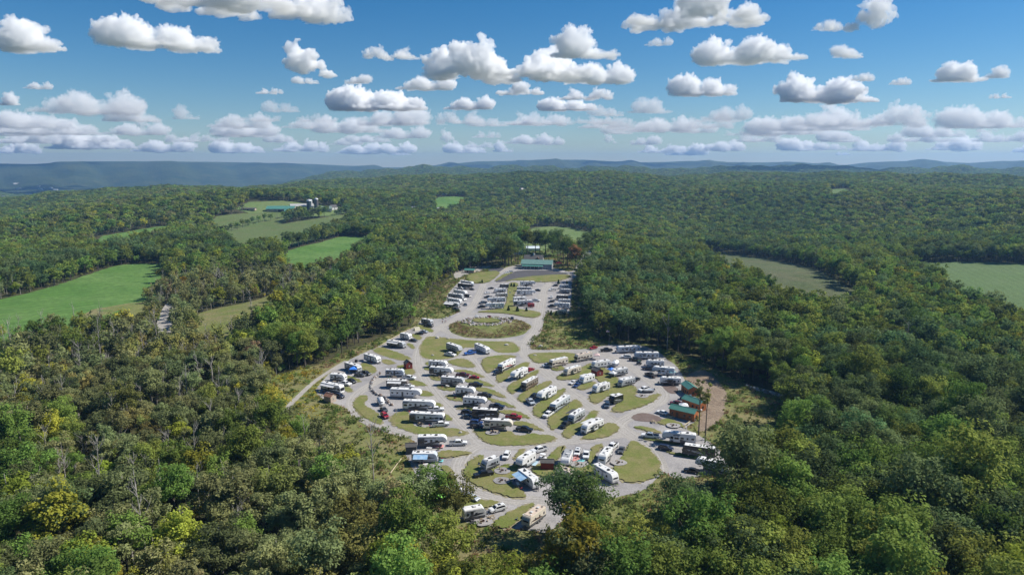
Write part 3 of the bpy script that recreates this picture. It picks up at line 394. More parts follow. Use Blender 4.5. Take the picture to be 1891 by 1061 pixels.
def sstep(a,b,x):
    t=np.clip((x-a)/(b-a),0,1); return t*t*(3-2*t)
def height(x,y):
    """ground height in metres: a levelled camp, rolling woods, a crest, a valley and the far ridge"""
    x=np.asarray(x,float); y=np.asarray(y,float)
    r=np.hypot(x,y); th=np.degrees(np.arctan2(x,y))
    e=np.sqrt((x/135.)**2+((y-430.)/400.)**2); f=sstep(1.0,1.7,e)
    near=f*(-5+2.2*np.sin(x/93+1)*np.cos(y/107)+1.3*np.sin((x+y)/61))
    near=near-sstep(500,1100,r)*f*4
    near=near+sstep(520,900,r)*f*(11*np.sin(x/210+.6)*np.sin(y/260+.4)+7*np.sin(x/130-y/190+1))
    roll=sstep(900,1500,r)*(1-sstep(2300,2700,r))*(12*np.sin(x/230+.4)*np.sin(y/310)+9*np.sin((x+.6*y)/190)+6*np.sin((x-y)/140+2))
    tab=lambda T: np.interp(th,[a for a,_ in T],[b for _,b in T])
    und=lambda s,a: a*np.sin(th*1.3*s+r/700)*np.sin(th*.55*s+2+r/1100)
    nodes=[(900,near),(2600,tab(CREST)+und(1,5)),(4000,tab(VALLEY)+und(1.7,8)),(5600,tab(MIDRIDGE)+und(2.3,8)),(7000,tab(VALLEY)+und(1.1,10)),(9500,tab(RIDGE)),(12500,tab(RIDGE)*0-110),(14000,tab(RIDGE)*0-110)]
    z=near
    for (r0,z0),(r1,z1) in zip(nodes[:-1],nodes[1:]):
        t=sstep(r0,r1,r); z=np.where(r>r0,z0*(1-t)+z1*t,z)
    spur=sstep(6600,7800,r)*(1-sstep(8900,9500,r))*(24*np.sin(th*.9+.8*np.sin(r/500))+14*np.sin(th*2.1+r/700)+6*np.sin(th*4.3+1+r/400))
    spur=spur+sstep(4300,5000,r)*(1-sstep(6200,6800,r))*(8*np.sin(th*.8+1)+5*np.sin(th*1.9+r/600))
    return z+roll+spur

# ------------------------------------------------------------------ ground
ground_mat('forest_floor',[(.050,.058,.022),(.068,.060,.030),(.080,.088,.030)],(.05,.3,1.2),bump=.25,bscale=.8)
ground_mat('meadow',[(.150,.175,.050),(.215,.190,.090),(.110,.145,.036)],(.045,.13,.9),bump=.25,bscale=1.6)
ground_mat('lawn',[(.140,.168,.042),(.195,.185,.072),(.245,.205,.105)],(.12,.22,2.2),bump=.06,bscale=5)
ground_mat('hay',[(.080,.170,.034),(.118,.205,.055),(.066,.140,.032)],(.016,.05,.3),bump=.3,bscale=.4,rows=(34,35,.06))
ground_mat('corn',[(.105,.150,.046),(.122,.160,.058),(.140,.145,.064)],(.015,.06,.5),bump=.6,bscale=.6,rows=(26,60,.06))
ground_mat('corn2',[(.098,.158,.056),(.115,.168,.068),(.085,.14,.046)],(.015,.06,.5),bump=.6,bscale=.6,rows=(22,20,.045))
ground_mat('grass',[(.12,.18,.055),(.15,.19,.07),(.10,.165,.045)],(.012,.04,.3),bump=.3,bscale=.5)
ground_mat('stubble',[(.15,.15,.07),(.13,.15,.05),(.17,.15,.08)],(.01,.04,.4),bump=.4,bscale=.5)
ground_mat('marsh',[(.088,.112,.048),(.112,.118,.060),(.068,.096,.034)],(.012,.05,.35),bump=.6,bscale=.5)
ground_mat('gravel',[(.285,.272,.268),(.370,.350,.338),(.225,.215,.214)],(.045,.17,2.2),bump=.03,bscale=9)
ground_mat('lane',[(.325,.305,.278),(.385,.358,.322),(.275,.258,.242)],(.07,.25,2.0),bump=.03,bscale=7)
ground_mat('asphalt',[(.085,.083,.088),(.105,.10,.105),(.075,.075,.08)],(.06,.3,2.0),bump=.01,bscale=9)
ground_mat('mulch',[(.155,.115,.100),(.18,.14,.125),(.13,.10,.085)],(.3,.9,4),bump=.06,bscale=5)
ground_mat('dirt',[(.225,.170,.125),(.285,.225,.165),(.155,.120,.085)],(.10,.35,1.6),bump=.5,bscale=.8)
def terrain():
    fr=np.linspace(-62,62,330); bk=np.linspace(62,298,60)[1:-1]; th=np.radians(np.concatenate([fr,bk])); nt_=len(th)
    rr=np.concatenate([[0.5],np.geomspace(12,13000,225)])
    RR,TT=np.meshgrid(rr,th,indexing='ij'); X=RR*np.sin(TT); Y=RR*np.cos(TT); Z=height(X,Y)-.10
    # canopy of the far woods where trees are no longer told apart
    n=len(rr); V=np.stack([X,Y,Z],-1).reshape(-1,3)
    i=np.arange(n-1)[:,None]; j=np.arange(nt_)[None,:]; jn=(j+1)%nt_
    F=np.stack([i*nt_+j,i*nt_+jn,(i+1)*nt_+jn,(i+1)*nt_+j],-1).reshape(-1,4)[:, ::-1]
    me=bpy.data.meshes.new('terrain'); me.from_pydata(V.tolist(),[],F.tolist()); me.polygons.foreach_set('use_smooth',np.ones(len(me.polygons),bool))
    me.materials.append(MATS['forest_floor'])
    far=bpy.data.materials.new('far_woods')
    ground_mat('far_woods',[(.026,.046,.018),(.060,.078,.028),(.085,.088,.034)],(.0022,.007,.035),bump=16,bscale=.035)
    me.materials.append(MATS['far_woods'])
    ri=np.repeat(np.arange(n-1),nt_); me.polygons.foreach_set('material_index',(rr[ri]>5200).astype(np.int32))
    me.update()
    return tag(put('terrain',me),kind='structure')
terrain()
def draped(name,poly,m,lift=.35,cell=14,seed=1,jit=1.2,edge=6):
    """sheet that follows the ground: outline filled with a grid of points"""
    p=densify(chaikin(poly,1),edge,jit,seed); P=np.array(p); x0,y0=P.min(0); x1,y1=P.max(0)
    bm=bmesh.new(); vs_=[bm.verts.new((x,y,0)) for x,y in p]; f=bm.faces.new(vs_); bmesh.ops.triangulate(bm,faces=[f])
    for axis,a,b in ((0,x0,x1),(1,y0,y1)):
        k=a+cell
        while k<b:
            co=(k,0,0) if axis==0 else (0,k,0); no=(1,0,0) if axis==0 else (0,1,0)
            bmesh.ops.bisect_plane(bm,geom=bm.verts[:]+bm.edges[:]+bm.faces[:],plane_co=co,plane_no=no); k+=cell
    for v in bm.verts: v.co.z=float(height(v.co.x,v.co.y))+lift
    bmesh.ops.triangulate(bm,faces=bm.faces[:])
    for fc in bm.faces:
        if fc.normal.z<0: fc.normal_flip()
    bm.normal_update(); bmesh.ops.recalc_face_normals(bm,faces=bm.faces)
    if sum(fc.normal.z for fc in bm.faces)<0: bmesh.ops.reverse_faces(bm,faces=bm.faces)
    me=bpy.data.meshes.new(name); bm.to_mesh(me); bm.free(); me.materials.append(m); return tag(put(name,me),kind='structure')
FM={'left_hay':'hay','mid_hay':'hay','corn':'corn','upper':'corn','strip':'hay','back':'grass','marsh':'marsh','right_corn':'corn2','small_hay':'hay','lane_gap':'meadow','left_rough':'meadow','far_gap':'grass'}
for k,p in FIELDS.items():
    if k in FM and k!='far_gap2': draped('field',p,MATS[FM[k]],lift=.35 if k!='lane_gap' else .2,cell=18,seed=hash(k)%1000 if False else len(k))
flat_sheet('meadow',CLEAR,0.0,MATS['meadow'],smooth=1,step=2,jit=.5)
flat_sheet('gravel_lot',GRAVEL,.02,MATS['gravel'],smooth=1,step=.9,jit=.22,seed=3)
for i,p in enumerate(ASPHALT): flat_sheet('asphalt_lot',p,.028,MATS['asphalt'],smooth=1,seed=9)
for i,p in enumerate(PATCH): flat_sheet('paved_court',p,.024,MATS['lane'],smooth=1,seed=10)
for i,p in enumerate(DIRT): flat_sheet('bare_slope',p,.016,MATS['dirt'],smooth=2,seed=11,jit=.6)
flat_sheet('road',ROADBIT,float(height(*ROADBIT[0]))+1.0,MATS['lane'],smooth=1,seed=12) if False else draped('road',ROADBIT,MATS['lane'],lift=.5,cell=10,jit=.3,edge=3)
def ribbon(name,pts,w,z,m,seed):
    c=chaikin(pts,3,False); rng=random.Random(seed); Lf=[];Rt=[]
    for i,p in enumerate(c):
        a=c[max(i-1,0)]; b=c[min(i+1,len(c)-1)]; d=Vector((b[0]-a[0],b[1]-a[1])).normalized(); n=Vector((-d.y,d.x)); ww=w/2*rng.uniform(.93,1.07)
        Lf.append((p[0]+n.x*ww,p[1]+n.y*ww,z)); Rt.append((p[0]-n.x*ww,p[1]-n.y*ww,z))
    k=len(c); me=mesh_from(Lf+Rt,[(i+k,i+1+k,i+1,i) for i in range(k-1)]); me.materials.append(m); return tag(put(name,me),kind='structure')
for i,(w,p) in enumerate(LANES): ribbon('gravel_road',p,w,0.022+i*.0022,MATS['lane'],i)
ground_mat('wheel_track',[(.385,.362,.335),(.425,.398,.365),(.34,.32,.30)],(.09,.3,2.2),bump=.02,bscale=6)
def offset_line(pts,d):
    c=chaikin(pts,2,False); o=[]
    for i,p in enumerate(c):
        a=c[max(i-1,0)]; b2=c[min(i+1,len(c)-1)]; v=Vector((b2[0]-a[0],b2[1]-a[1])).normalized(); o.append((p[0]-v.y*d,p[1]+v.x*d))
    return o
for i,(w,p) in enumerate(LANES):
    for k,d in enumerate((-1.55,-.35,.35,1.55)):
        if w>4: ribbon('wheel_track',offset_line(p,d),.55 if k in(0,3) else .42,.0532+.0018*i+.0004*k,MATS['wheel_track'],300+i*4+k)
for i,p in enumerate(MULCH): flat_sheet('mulch_bed',p,.0968,MATS['mulch'],seed=20+i)
def swell(p,k):
    cx=sum(a for a,_ in p)/len(p); cy_=sum(b for _,b in p)/len(p); return [(cx+(a-cx)*k,cy_+(b-cy_)*k) for a,b in p]
ground_mat('worn_verge',[(.245,.215,.130),(.285,.255,.170),(.20,.195,.095)],(.3,.9,3.0),bump=.04,bscale=4)
for i,p in enumerate(LAWN):
    r_=math.sqrt(sum((a-p[0][0])**2+(b-p[0][1])**2 for a,b in p)/len(p)); flat_sheet('worn_verge',swell(p,1.13+.9/max(r_,3)),.0955-.00025*i,MATS['worn_verge'],seed=240+i,jit=.6,smooth=1,step=.7)
for i,p in enumerate(LAWN): flat_sheet('lawn',swell(p,1.13),.10+.0045*i,MATS['lawn'],seed=40+i,jit=.5,smooth=1,step=.55)
ribbon('footpath',[(x,y) for x,y in TRACK],2.2,.012,MATS['lane'],77)
MX,MY=MOUND[0]; MRX=(MOUND[2][0]-MOUND[1][0])/2; MRY=(MOUND[3][1]-MOUND[4][1])/2
def mound():
    V=[];F=[]; nr,na=10,56; rng=random.Random(2)
    for i in range(nr+1):
        t=i/nr
        for j in range(na):
            a=2*math.pi*j/na; k=t*(1+.02*math.sin(5*a)+.015*math.sin(9*a+1)); x=MX+MRX*k*math.cos(a); y=MY+MRY*k*math.sin(a)
            V.append((x,y,.05+1.1*(1-t**2.2)*(.8+.2*math.sin(3*a))+rng.uniform(-.05,.05)*(t<1)))
    for i in range(nr):
        for j in range(na): F.append((i*na+j,(i+1)*na+j,(i+1)*na+(j+1)%na,i*na+(j+1)%na))
    me=mesh_from(V,F,'mound',True); me.materials.append(MATS['meadow']); tag(put('earth_mound',me),kind='structure')
mound()
print('ground',time.time()-T0)
# ------------------------------------------------------------------ clouds
def ico(sub):
    bm=bmesh.new(); bmesh.ops.create_icosphere(bm,subdivisions=sub,radius=1); bm.verts.ensure_lookup_table()
    V=np.array([v.co[:] for v in bm.verts]); F=np.array([[v.index for v in f.verts] for f in bm.faces]); bm.free(); return V,F
ICO2=ico(2); ICO1=ico(1)
def cloud_mesh(seed,depth,h):
    """unit-wide cumulus: flat base at z=0, piled billows, small puffs on the big ones"""
    rng=np.random.default_rng(seed); S=[]
    nb=int(rng.integers(4,8)); xs=np.linspace(-.34,.34,nb)+rng.normal(0,.05,nb); lean=rng.uniform(-.25,.25)
    for x in xs:
        r=h*rng.uniform(.22,.62)*(1-abs(x-lean)*.9); S.append((x,rng.uniform(-.3,.3)*depth,r*rng.uniform(.3,1.0),r*rng.uniform(.9,1.5),r*1.1,r))
    for i in range(20):
        x=rng.uniform(-.45,.45); r=h*rng.uniform(.10,.24); S.append((x,rng.uniform(-.5,.5)*depth*(1-abs(x)),r*.5,r*1.8,r*1.5,r*.7))
    big=np.array(S)
    def on(par,n,lo,hi,up):
        o=[]
        while len(o)<n:
            p=par[rng.integers(len(par))]; v=rng.normal(size=3); v/=np.linalg.norm(v)
            if v[2]<up: continue
            c=p[:3]+v*p[3:]*.92
            if c[2]<0: continue
            r=p[5]*rng.uniform(lo,hi); o.append((*c,r*rng.uniform(.9,1.4),r,r*rng.uniform(.8,1)))
        return np.array(o)
    mid=on(big,150,.25,.5,-.25); sm=on(np.vstack([big,mid,mid]),700,.2,.42,-.35)
    A=np.vstack([big,mid,sm]); V,F=ICO2; nv=len(V)
    me=bpy.data.meshes.new('raw'); me.from_pydata((V[None]*A[:,None,3:]+A[:,None,:3]).reshape(-1,3).tolist(),[],(F[None]+(np.arange(len(A))*nv)[:,None,None]).reshape(-1,3).tolist())
    o=bpy.data.objects.new('raw',me); COL.objects.link(o)
    md=o.modifiers.new('r','REMESH'); md.mode='VOXEL'; md.voxel_size=.0046
    for sz,st,tp in ((.10,.10,'HARD_NOISE'),(.04,.075,'HARD_NOISE'),(.017,.04,'HARD_NOISE')):
        tx=bpy.data.textures.new('billow','CLOUDS'); tx.noise_scale=sz; tx.noise_depth=3; tx.noise_type=tp
        dm=o.modifiers.new('d','DISPLACE'); dm.texture=tx; dm.strength=st; dm.mid_level=.42
    md=o.modifiers.new('clean','REMESH'); md.mode='VOXEL'; md.voxel_size=.0042
    m2=bpy.data.meshes.new_from_object(o.evaluated_get(bpy.context.evaluated_depsgraph_get())); bpy.data.objects.remove(o)
    n=len(m2.vertices); P=np.empty(n*3); m2.vertices.foreach_get('co',P); P=P.reshape(-1,3); b=P[:,2]<.015; P[b,2]=.015+(P[b,2]-.015)*.35
    m2.vertices.foreach_set('co',P.ravel()); m2.polygons.foreach_set('use_smooth',np.ones(len(m2.polygons),bool)); m2.name='cumulus'
    bm=bmesh.new(); bm.from_mesh(m2); left=set(bm.verts); best=[]
    while left:                                   # keep the one big body
        st=[left.pop()]; isl=[st[0]]
        while st:
            v=st.pop()
            for ed in v.link_edges:
                w=ed.other_vert(v)
                if w in left: left.discard(w); st.append(w); isl.append(w)
        if len(isl)>len(best): best=isl
    if len(best)<len(bm.verts): bs=set(best); bmesh.ops.delete(bm,geom=[v for v in bm.verts if v not in bs],context='VERTS')
    bm.to_mesh(m2); bm.free(); m2.polygons.foreach_set('use_smooth',np.ones(len(m2.polygons),bool)); return m2
def cloud_material(name,dens):
    m=bpy.data.materials.new(name); m.use_nodes=True; t=m.node_tree; t.nodes.clear(); o=t.nodes.new('ShaderNodeOutputMaterial'); v=t.nodes.new('ShaderNodeVolumePrincipled')
    v.inputs['Color'].default_value=(1,1,1,1); v.inputs['Density'].default_value=dens; v.inputs['Anisotropy'].default_value=0; t.links.new(v.outputs[0],o.inputs['Volume']); return m
CLOUD_PROTO=[(.14,(11,12,13)),(.2,(21,22,23)),(.27,(31,32,33)),(.42,(41,42))]
cloud_near=cloud_material('cloud',.016); cloud_far=cloud_material('far_cloud',.0035)
protos=[]
for h,seeds in CLOUD_PROTO:
    for s in seeds:
        a=cloud_mesh(s,.5,h*1.15); zz=max(v.co.z for v in a.vertices); b=a.copy(); a.materials.append(cloud_near); b.materials.append(cloud_far); protos.append((zz,a,b))
CL_LABEL={2:'long white double-decked cumulus cloud with ragged ends',3:'broad grey-bottomed cloud hanging above the long double-decked cloud',5:'largest bright cumulus pile with a tower at its end',23:'wide flat grey-based cloud high above the ridge gap',30:'long dark grey-bottomed cloud beside a small round puff',27:'bright humped cloud with a trailing tail',24:'bright sloping cloud with a ragged corner',0:'compact rounded white cloud standing alone'}
used=set()
for i,(x,y,w,asp) in enumerate(CLOUDS):
    c=sorted(range(len(protos)),key=lambda k:abs(protos[k][0]-asp)+(.05 if k in used else 0)); k=c[i%3 if i>20 else 0]; used.add(k)
    if len(used)>7: used.clear()
    far=y>17000
    o=put('cloud',protos[k][2 if far else 1]); o.location=(x,y,1340); sx=w*(-1 if (i*7)%3==0 else 1); o.scale=(sx,w,w*min(1.2,max(.6,asp/protos[k][0]))); o.rotation_euler=(0,0,R((i*37)%40-20))
    if i in CL_LABEL: tag(o,CL_LABEL[i],'cloud')
    else: tag(o,'small white cumulus cloud drifting far off over the ridge' if far else 'white flat-based cumulus cloud floating in the blue sky','cloud','far clouds over the ridge' if far else 'scattered cumulus clouds')
# clouds added out of view overhead and behind to cast shade on the woods
orng=random.Random(21); SUNX,SUNY=1340/math.tan(SUN_EL)*math.sin(SUN_AZ),1340/math.tan(SUN_EL)*math.cos(SUN_AZ)
for i in range(46):
    x=orng.uniform(-7500,7500); y=orng.uniform(-5500,5300); w=orng.uniform(450,1500); k=orng.randrange(len(protos))
    if abs(x-SUNX)<w*.5+260 and abs(y-SUNY-420)<w*.5+520: continue  # none between sun and camp, so the camp stays sunlit
    o=put('cloud',protos[k][1]); o.location=(x,y,1340); o.scale=(w,w,w); o.rotation_euler=(0,0,orng.uniform(0,6.28)); tag(o,'white cumulus cloud added out of view overhead to shade the woods','cloud','unseen shading clouds overhead')
print('clouds',time.time()-T0,sum(len(p[1].polygons) for p in protos))

# ------------------------------------------------------------------ trees
BARK=mat('bark',(.10,.085,.068),.9,c2=(.055,.045,.036),scale=1.5)
BARK_PALE=mat('pale_bark',(.36,.335,.30),.9,c2=(.22,.20,.175),scale=1.2)
LEAF={'oak':leaf_mat('leaf_oak',(0.113,0.176,0.047)),'maple':leaf_mat('leaf_maple',(0.163,0.249,0.055)),'lime':leaf_mat('leaf_lime',(0.282,0.340,0.052)),'olive':leaf_mat('leaf_olive',(0.227,0.249,0.076)),'ash':leaf_mat('leaf_ash',(0.193,0.235,0.098)),'blue':leaf_mat('leaf_blue',(0.115,0.185,0.073)),'rust':leaf_mat('leaf_rust',(0.270,0.158,0.062)),'gold':leaf_mat('leaf_gold',(0.260,0.179,0.017),.15),'brown':leaf_mat('leaf_brown',(0.276,0.238,0.115)),'fir':leaf_mat('leaf_fir',(0.055,0.104,0.044),.15)}
def leaves(rng,C,Rd,per,size,squash=.75,up=.8,rnd=.6):
    """C clump centres (n,3), Rd radii; small pointed leaf sprays scattered over each clump"""
    n=len(C); k=per; d=rng.normal(size=(n,k,3)); d/=np.linalg.norm(d,axis=-1,keepdims=True)
    rad=Rd[:,None,None]*(rng.random((n,k,1))**.33); p=C[:,None,:]+d*rad*np.array([1,1,squash])
    nrm=d*.9+np.array([0,0,up])+rng.normal(size=(n,k,3))*rnd; nrm/=np.linalg.norm(nrm,axis=-1,keepdims=True)
    t=np.cross(nrm,rng.normal(size=(n,k,3))); t/=np.linalg.norm(t,axis=-1,keepdims=True); s=np.cross(nrm,t)
    a=size*rng.uniform(.6,1.35,(n,k,1)); b=a*rng.uniform(.45,.75,(n,k,1)); t=t*a; s=s*b
    return np.stack([p-t,p-s+t*.15,p+t,p+s+t*.15],2).reshape(-1,4,3)
def tree_mesh(seed,H,cr,ch0,shape,nc,per,size,clump,trunk_r,fill=.35):
    """returns (wood mesh builder, leaf quads). ch0: height where the crown starts"""
    rng=np.random.default_rng(seed); cz=(H+ch0)/2; hz=(H-ch0)/2
    C=[]; 
    while len(C)<nc:
        d=rng.normal(size=3); d/=np.linalg.norm(d)
        if d[2]<-.75: continue
        rr=rng.uniform(.55,1) if rng.random()>fill else rng.uniform(.15,.6)
        z=d[2]*rr; w=1.0
        if shape=='cone': w=.35+.65*(1-(z+1)/2)
        if shape=='vase': w=.55+.45*(z+1)/2
        C.append((d[0]*rr*cr*w,d[1]*rr*cr*w,cz+z*hz*.88))
    C=np.array(C); lump=rng.normal(0,.09*cr,size=(nc,3)); C+=lump
    Rd=clump*rng.uniform(.65,1.25,nc)
    Q=leaves(rng,C,Rd,per,size)
    mb=MB(); lean=rng.normal(0,.35,2); top=Vector((lean[0],lean[1],cz+hz*.35))
    mb.tube([(0,0,-1.0),(lean[0]*.1,lean[1]*.1,H*.15),(lean[0]*.5,lean[1]*.5,H*.4),top],[trunk_r*1.25,trunk_r,trunk_r*.75,trunk_r*.22],7)
    idx=rng.permutation(nc)[:min(nc,13)]
    for i in idx:
        e=Vector(C[i]); zz=max(H*.28,min(e.z-1.5-rng.uniform(0,2)-np.hypot(e.x,e.y)*.5,top.z-.5)); s=Vector((lean[0]*zz/H,lean[1]*zz/H,zz)); m_=(s+e)/2+Vector((0,0,-.35))
        mb.tube([s,m_,e],[trunk_r*.42,trunk_r*.25,trunk_r*.08],5,False)
    return mb,Q
SPEC=[ # name, leaf, H, crown radius, crown start, shape, clumps, clump radius
 ('oak','oak',17,6.2,4.0,'round',52,1.85),('oak2','blue',17.5,5.9,4.5,'round',50,1.8),('maple','maple',16,5.3,3.6,'round',48,1.65),('maple2','maple',18.5,5.6,5.5,'vase',46,1.7),
 ('locust','lime',15,4.8,3.8,'round',42,1.5),('ash','ash',17,4.8,5.5,'vase',38,1.5),('ash2','ash',14.5,4.3,4.2,'round',34,1.4),('olive','olive',14,4.5,3.4,'round',40,1.45),
 ('brown','brown',13,3.6,4.5,'round',26,1.2),('rust','rust',11,3.2,3.5,'round',24,1.1),('gold','gold',13,3.2,4,'round',26,1.15),('pine','fir',17,3.4,3.5,'cone',40,1.2)]
TREES={}
def lod(sp,k):
    nm,lf,H,cr,c0,shp,nc,cl=sp; seed=abs(hash_name(nm))+17*k
    per,size,ncl=((105,.27,nc),(34,.50,int(nc*.8)),(15,.82,int(nc*.62)))[k]
    sparse=.75 if nm in('ash','ash2','brown') else 1
    return tree_mesh(seed,H,cr,c0,shp,ncl,int(per*sparse),size,cl*(1,1.05,1.15)[k],.26 if H>15 else .2)
def hash_name(n): return sum(ord(c)*(i+3) for i,c in enumerate(n))
def join_tree(mb,Q,name,bark,leafm):
    """wood and leaves in one mesh, for the far woods"""
    nv=len(mb.V); V=np.vstack([np.array(mb.V,float),Q.reshape(-1,3)]); F=list(mb.F)+[(nv+4*i,nv+4*i+1,nv+4*i+2,nv+4*i+3) for i in range(len(Q))]
    me=bpy.data.meshes.new(name); me.from_pydata(V.tolist(),[],F); me.materials.append(bark); me.materials.append(leafm)
    mi=np.zeros(len(F),np.int32); mi[len(mb.F):]=1; me.polygons.foreach_set('material_index',mi); return me
srcs={0:[],1:[],2:[]}
for sp in SPEC:
    for k in (0,1,2):
        mb,Q=lod(sp,k); pale=sp[0] in('ash','ash2','brown'); bk=BARK_PALE if pale else BARK
        if k==0:
            TREES[sp[0]]=(mb.mesh('wood',m=bk,smooth=True),quads_mesh(Q)); TREES[sp[0]][1].materials.append(LEAF[sp[1]])
        srcs[k].append(join_tree(mb,Q,'tree_'+sp[0],bk,LEAF[sp[1]]))
def snag_mesh(seed,H,forks):
    rng=random.Random(seed); tr=MB(); lm=MB()
    lean=(rng.uniform(-.8,.8),rng.uniform(-.8,.8)); P=lambda t:Vector((lean[0]*t*t,lean[1]*t*t,H*t))
    tr.tube([P(-.05),P(.3),P(.6),P(.85),P(1)],[.22,.18,.12,.07,.03],6)
    def br(s,d,L,r,n):
        pts=[s]; 
        for i in range(3):
            d=(d+Vector((rng.uniform(-.25,.25),rng.uniform(-.25,.25),rng.uniform(.0,.25)))).normalized(); pts.append(pts[-1]+d*L/3)
        lm.tube(pts,[r,r*.75,r*.5,r*.2],5,False)
        if n>0:
            for _ in range(2): 
                q=pts[rng.choice((1,2))]; br(q,(d+Vector((rng.uniform(-.9,.9),rng.uniform(-.9,.9),.35))).normalized(),L*.55,r*.55,n-1)
    for i in range(forks):
        t=rng.uniform(.42,.92); a=rng.uniform(0,6.3); br(P(t),Vector((math.cos(a)*.7,math.sin(a)*.7,rng.uniform(.45,1.1))).normalized(),H*rng.uniform(.16,.34)*(1.3-t*.6),.085,1)
    return tr.mesh('trunk',m=BARK_PALE,smooth=True),lm.mesh('limbs',m=BARK_PALE,smooth=True)
SNAG=[snag_mesh(70+i,(15,13,17,11,14,16)[i],(7,4,9,3,8,11)[i]) for i in range(6)]
for i in (0,2,4,5):
    bm=bmesh.new(); bm.from_mesh(SNAG[i][0]); bm.from_mesh(SNAG[i][1]); me=bpy.data.meshes.new('snag'); bm.to_mesh(me); bm.free(); me.materials.append(BARK_PALE)
    srcs[0].append(me)
NS=len(SPEC)
names=[s[0] for s in SPEC]
MIX={ # relative frequency of each kind in a part of the woods
 'left':dict(oak=1,oak2=1.4,maple=1.6,maple2=1,locust=.8,ash=2.6,ash2=3.0,olive=2.6,brown=1.6,rust=.35,gold=.35,pine=.1),
 'right':dict(oak=3.0,oak2=3.4,maple=3.2,maple2=2.2,locust=1.2,ash=.8,ash2=.5,olive=1.0,brown=.35,rust=.06,gold=.10,pine=.15),
 'far':dict(oak=3.2,oak2=2.6,maple=2.4,maple2=1.6,locust=.8,ash=1.4,ash2=1.0,olive=1.6,brown=.5,rust=.10,gold=.05,pine=.5)}
rng=np.random.default_rng(4)
def scatter(r0,r1,sp,half):
    n=int((r1+sp)*2*math.sin(R(min(half,89)))/sp)+2; xs=(np.arange(n)-n/2)*sp; ys=np.arange(0,r1,sp*.9)
    X,Y=np.meshgrid(xs,ys); X=X+((np.arange(len(ys))%2)*sp*.5)[:,None]
    X=X+rng.uniform(-.42,.42,X.shape)*sp; Y=Y+rng.uniform(-.42,.42,X.shape)*sp; X=X.ravel(); Y=Y.ravel()
    r=np.hypot(X,Y); th=np.degrees(np.arctan2(X,Y)); k=(r>=r0)&(r<r1)&(np.abs(th)<half); return X[k],Y[k]
OPEN=[CLEAR]+[p for k,p in FIELDS.items() if k in FM]+[ROADBIT]
fx=[p[0] for p in FARM]; fy=[p[1] for p in FARM]; NOWOOD=[(min(fx)-35,min(fy)-14),(max(fx)+22,min(fy)-14),(max(fx)+22,max(fy)+30),(min(fx)-35,max(fy)+30)]
def clear_of(X,Y,margin=0):
    k=np.ones(len(X),bool)
    for p in OPEN: k&=~inside(X,Y,p)
    k&=~inside(X,Y,NOWOOD)
    for x,y in FARHOUSE: k&=~((np.hypot(X-x,Y-y)<11)|((np.abs(X-x*Y/y)<8)&(Y<y)&(Y>y-34)))
    return k
bands=[(34,330,6.3,52,0),(330,950,7.6,46,1),(950,2000,9.5,43,2),(2000,3300,13,41,2),(3300,5400,19,40,2)]
def thinning(X,Y): return ((X<-25)&(Y<300)&(X<-25-.12*np.maximum(0,Y-150)))|((X<-130)&(np.hypot(X,Y)<640))
PT=[]  # x,y,kind,lod,scale
for r0,r1,sp_,half,ld in bands:
    X,Y=scatter(r0,r1,sp_,half); k=clear_of(X,Y); X=X[k];Y=Y[k]; r=np.hypot(X,Y); th=np.degrees(np.arctan2(X,Y))
    q=1+r/900; patch=np.sin(X/(47*q)+1.3)*np.sin(Y/(61*q))+.7*np.sin(X/(23*q)-Y/(31*q))+.5*np.sin(X/11+Y/17)*rng.random(len(X))
    thin=thinning(X,Y); kind=np.zeros(len(X),int)
    w={m:np.array([MIX[m][n] for n in names]) for m in MIX}
    for m,sel in (('left',thin),('right',(r<950)&~thin),('far',r>=950)):
        i=np.where(sel)[0]
        if len(i): 
            base=w[m]/w[m].sum(); cum=np.cumsum(base); u=rng.random(len(i)); u=np.clip(.5*u+.5*(.5+.48*patch[i]/1.7),0,.9999); kind[i]=np.searchsorted(cum,u)
    if r1>900: keep=None
    s=np.clip(rng.normal(.95,.2,len(X)),.55,1.45)*(1 if ld<2 else (1.0,1.35,1.85)[int(r0>=2000)+int(r0>=3300)])
    s=np.where(thin,s*.86,s); s=np.where(r<190,s*1.12,s)
    PT.append(np.stack([X,Y,kind,np.full(len(X),ld),s],1))
PT=np.vstack(PT)
hx=np.array(HEDGE); PT=np.vstack([PT,np.stack([hx[:,0],hx[:,1],np.arange(len(hx))%4,np.ones(len(hx)),np.full(len(hx),.8)],1)])
# saplings along the wood edges
X,Y=scatter(60,330,4.6,50); X2,Y2=scatter(330,760,7.0,46); X=np.concatenate([X,X2]); Y=np.concatenate([Y,Y2]); k=clear_of(X,Y); X=X[k];Y=Y[k]; m_=rng.random(len(X))<.62; X=X[m_];Y=Y[m_]
PT=np.vstack([PT,np.stack([X,Y,rng.choice([2,4,7,6,2,7,0],len(X)),np.ones(len(X)),rng.uniform(.22,.46,len(X))],1)])
ZT=height(PT[:,0],PT[:,1])
# the trees along the camp's near edge are low enough to look over onto the gravel
top=ZT+np.array([s_[2] for s_ in SPEC])[PT[:,2].astype(int)]*PT[:,4]*.97; kf=90/np.maximum(90-top,5); over=(PT[:,1]<330)&inside(PT[:,0]*kf,PT[:,1]*kf,GRAVEL); PT=PT[~over]; ZT=ZT[~over]
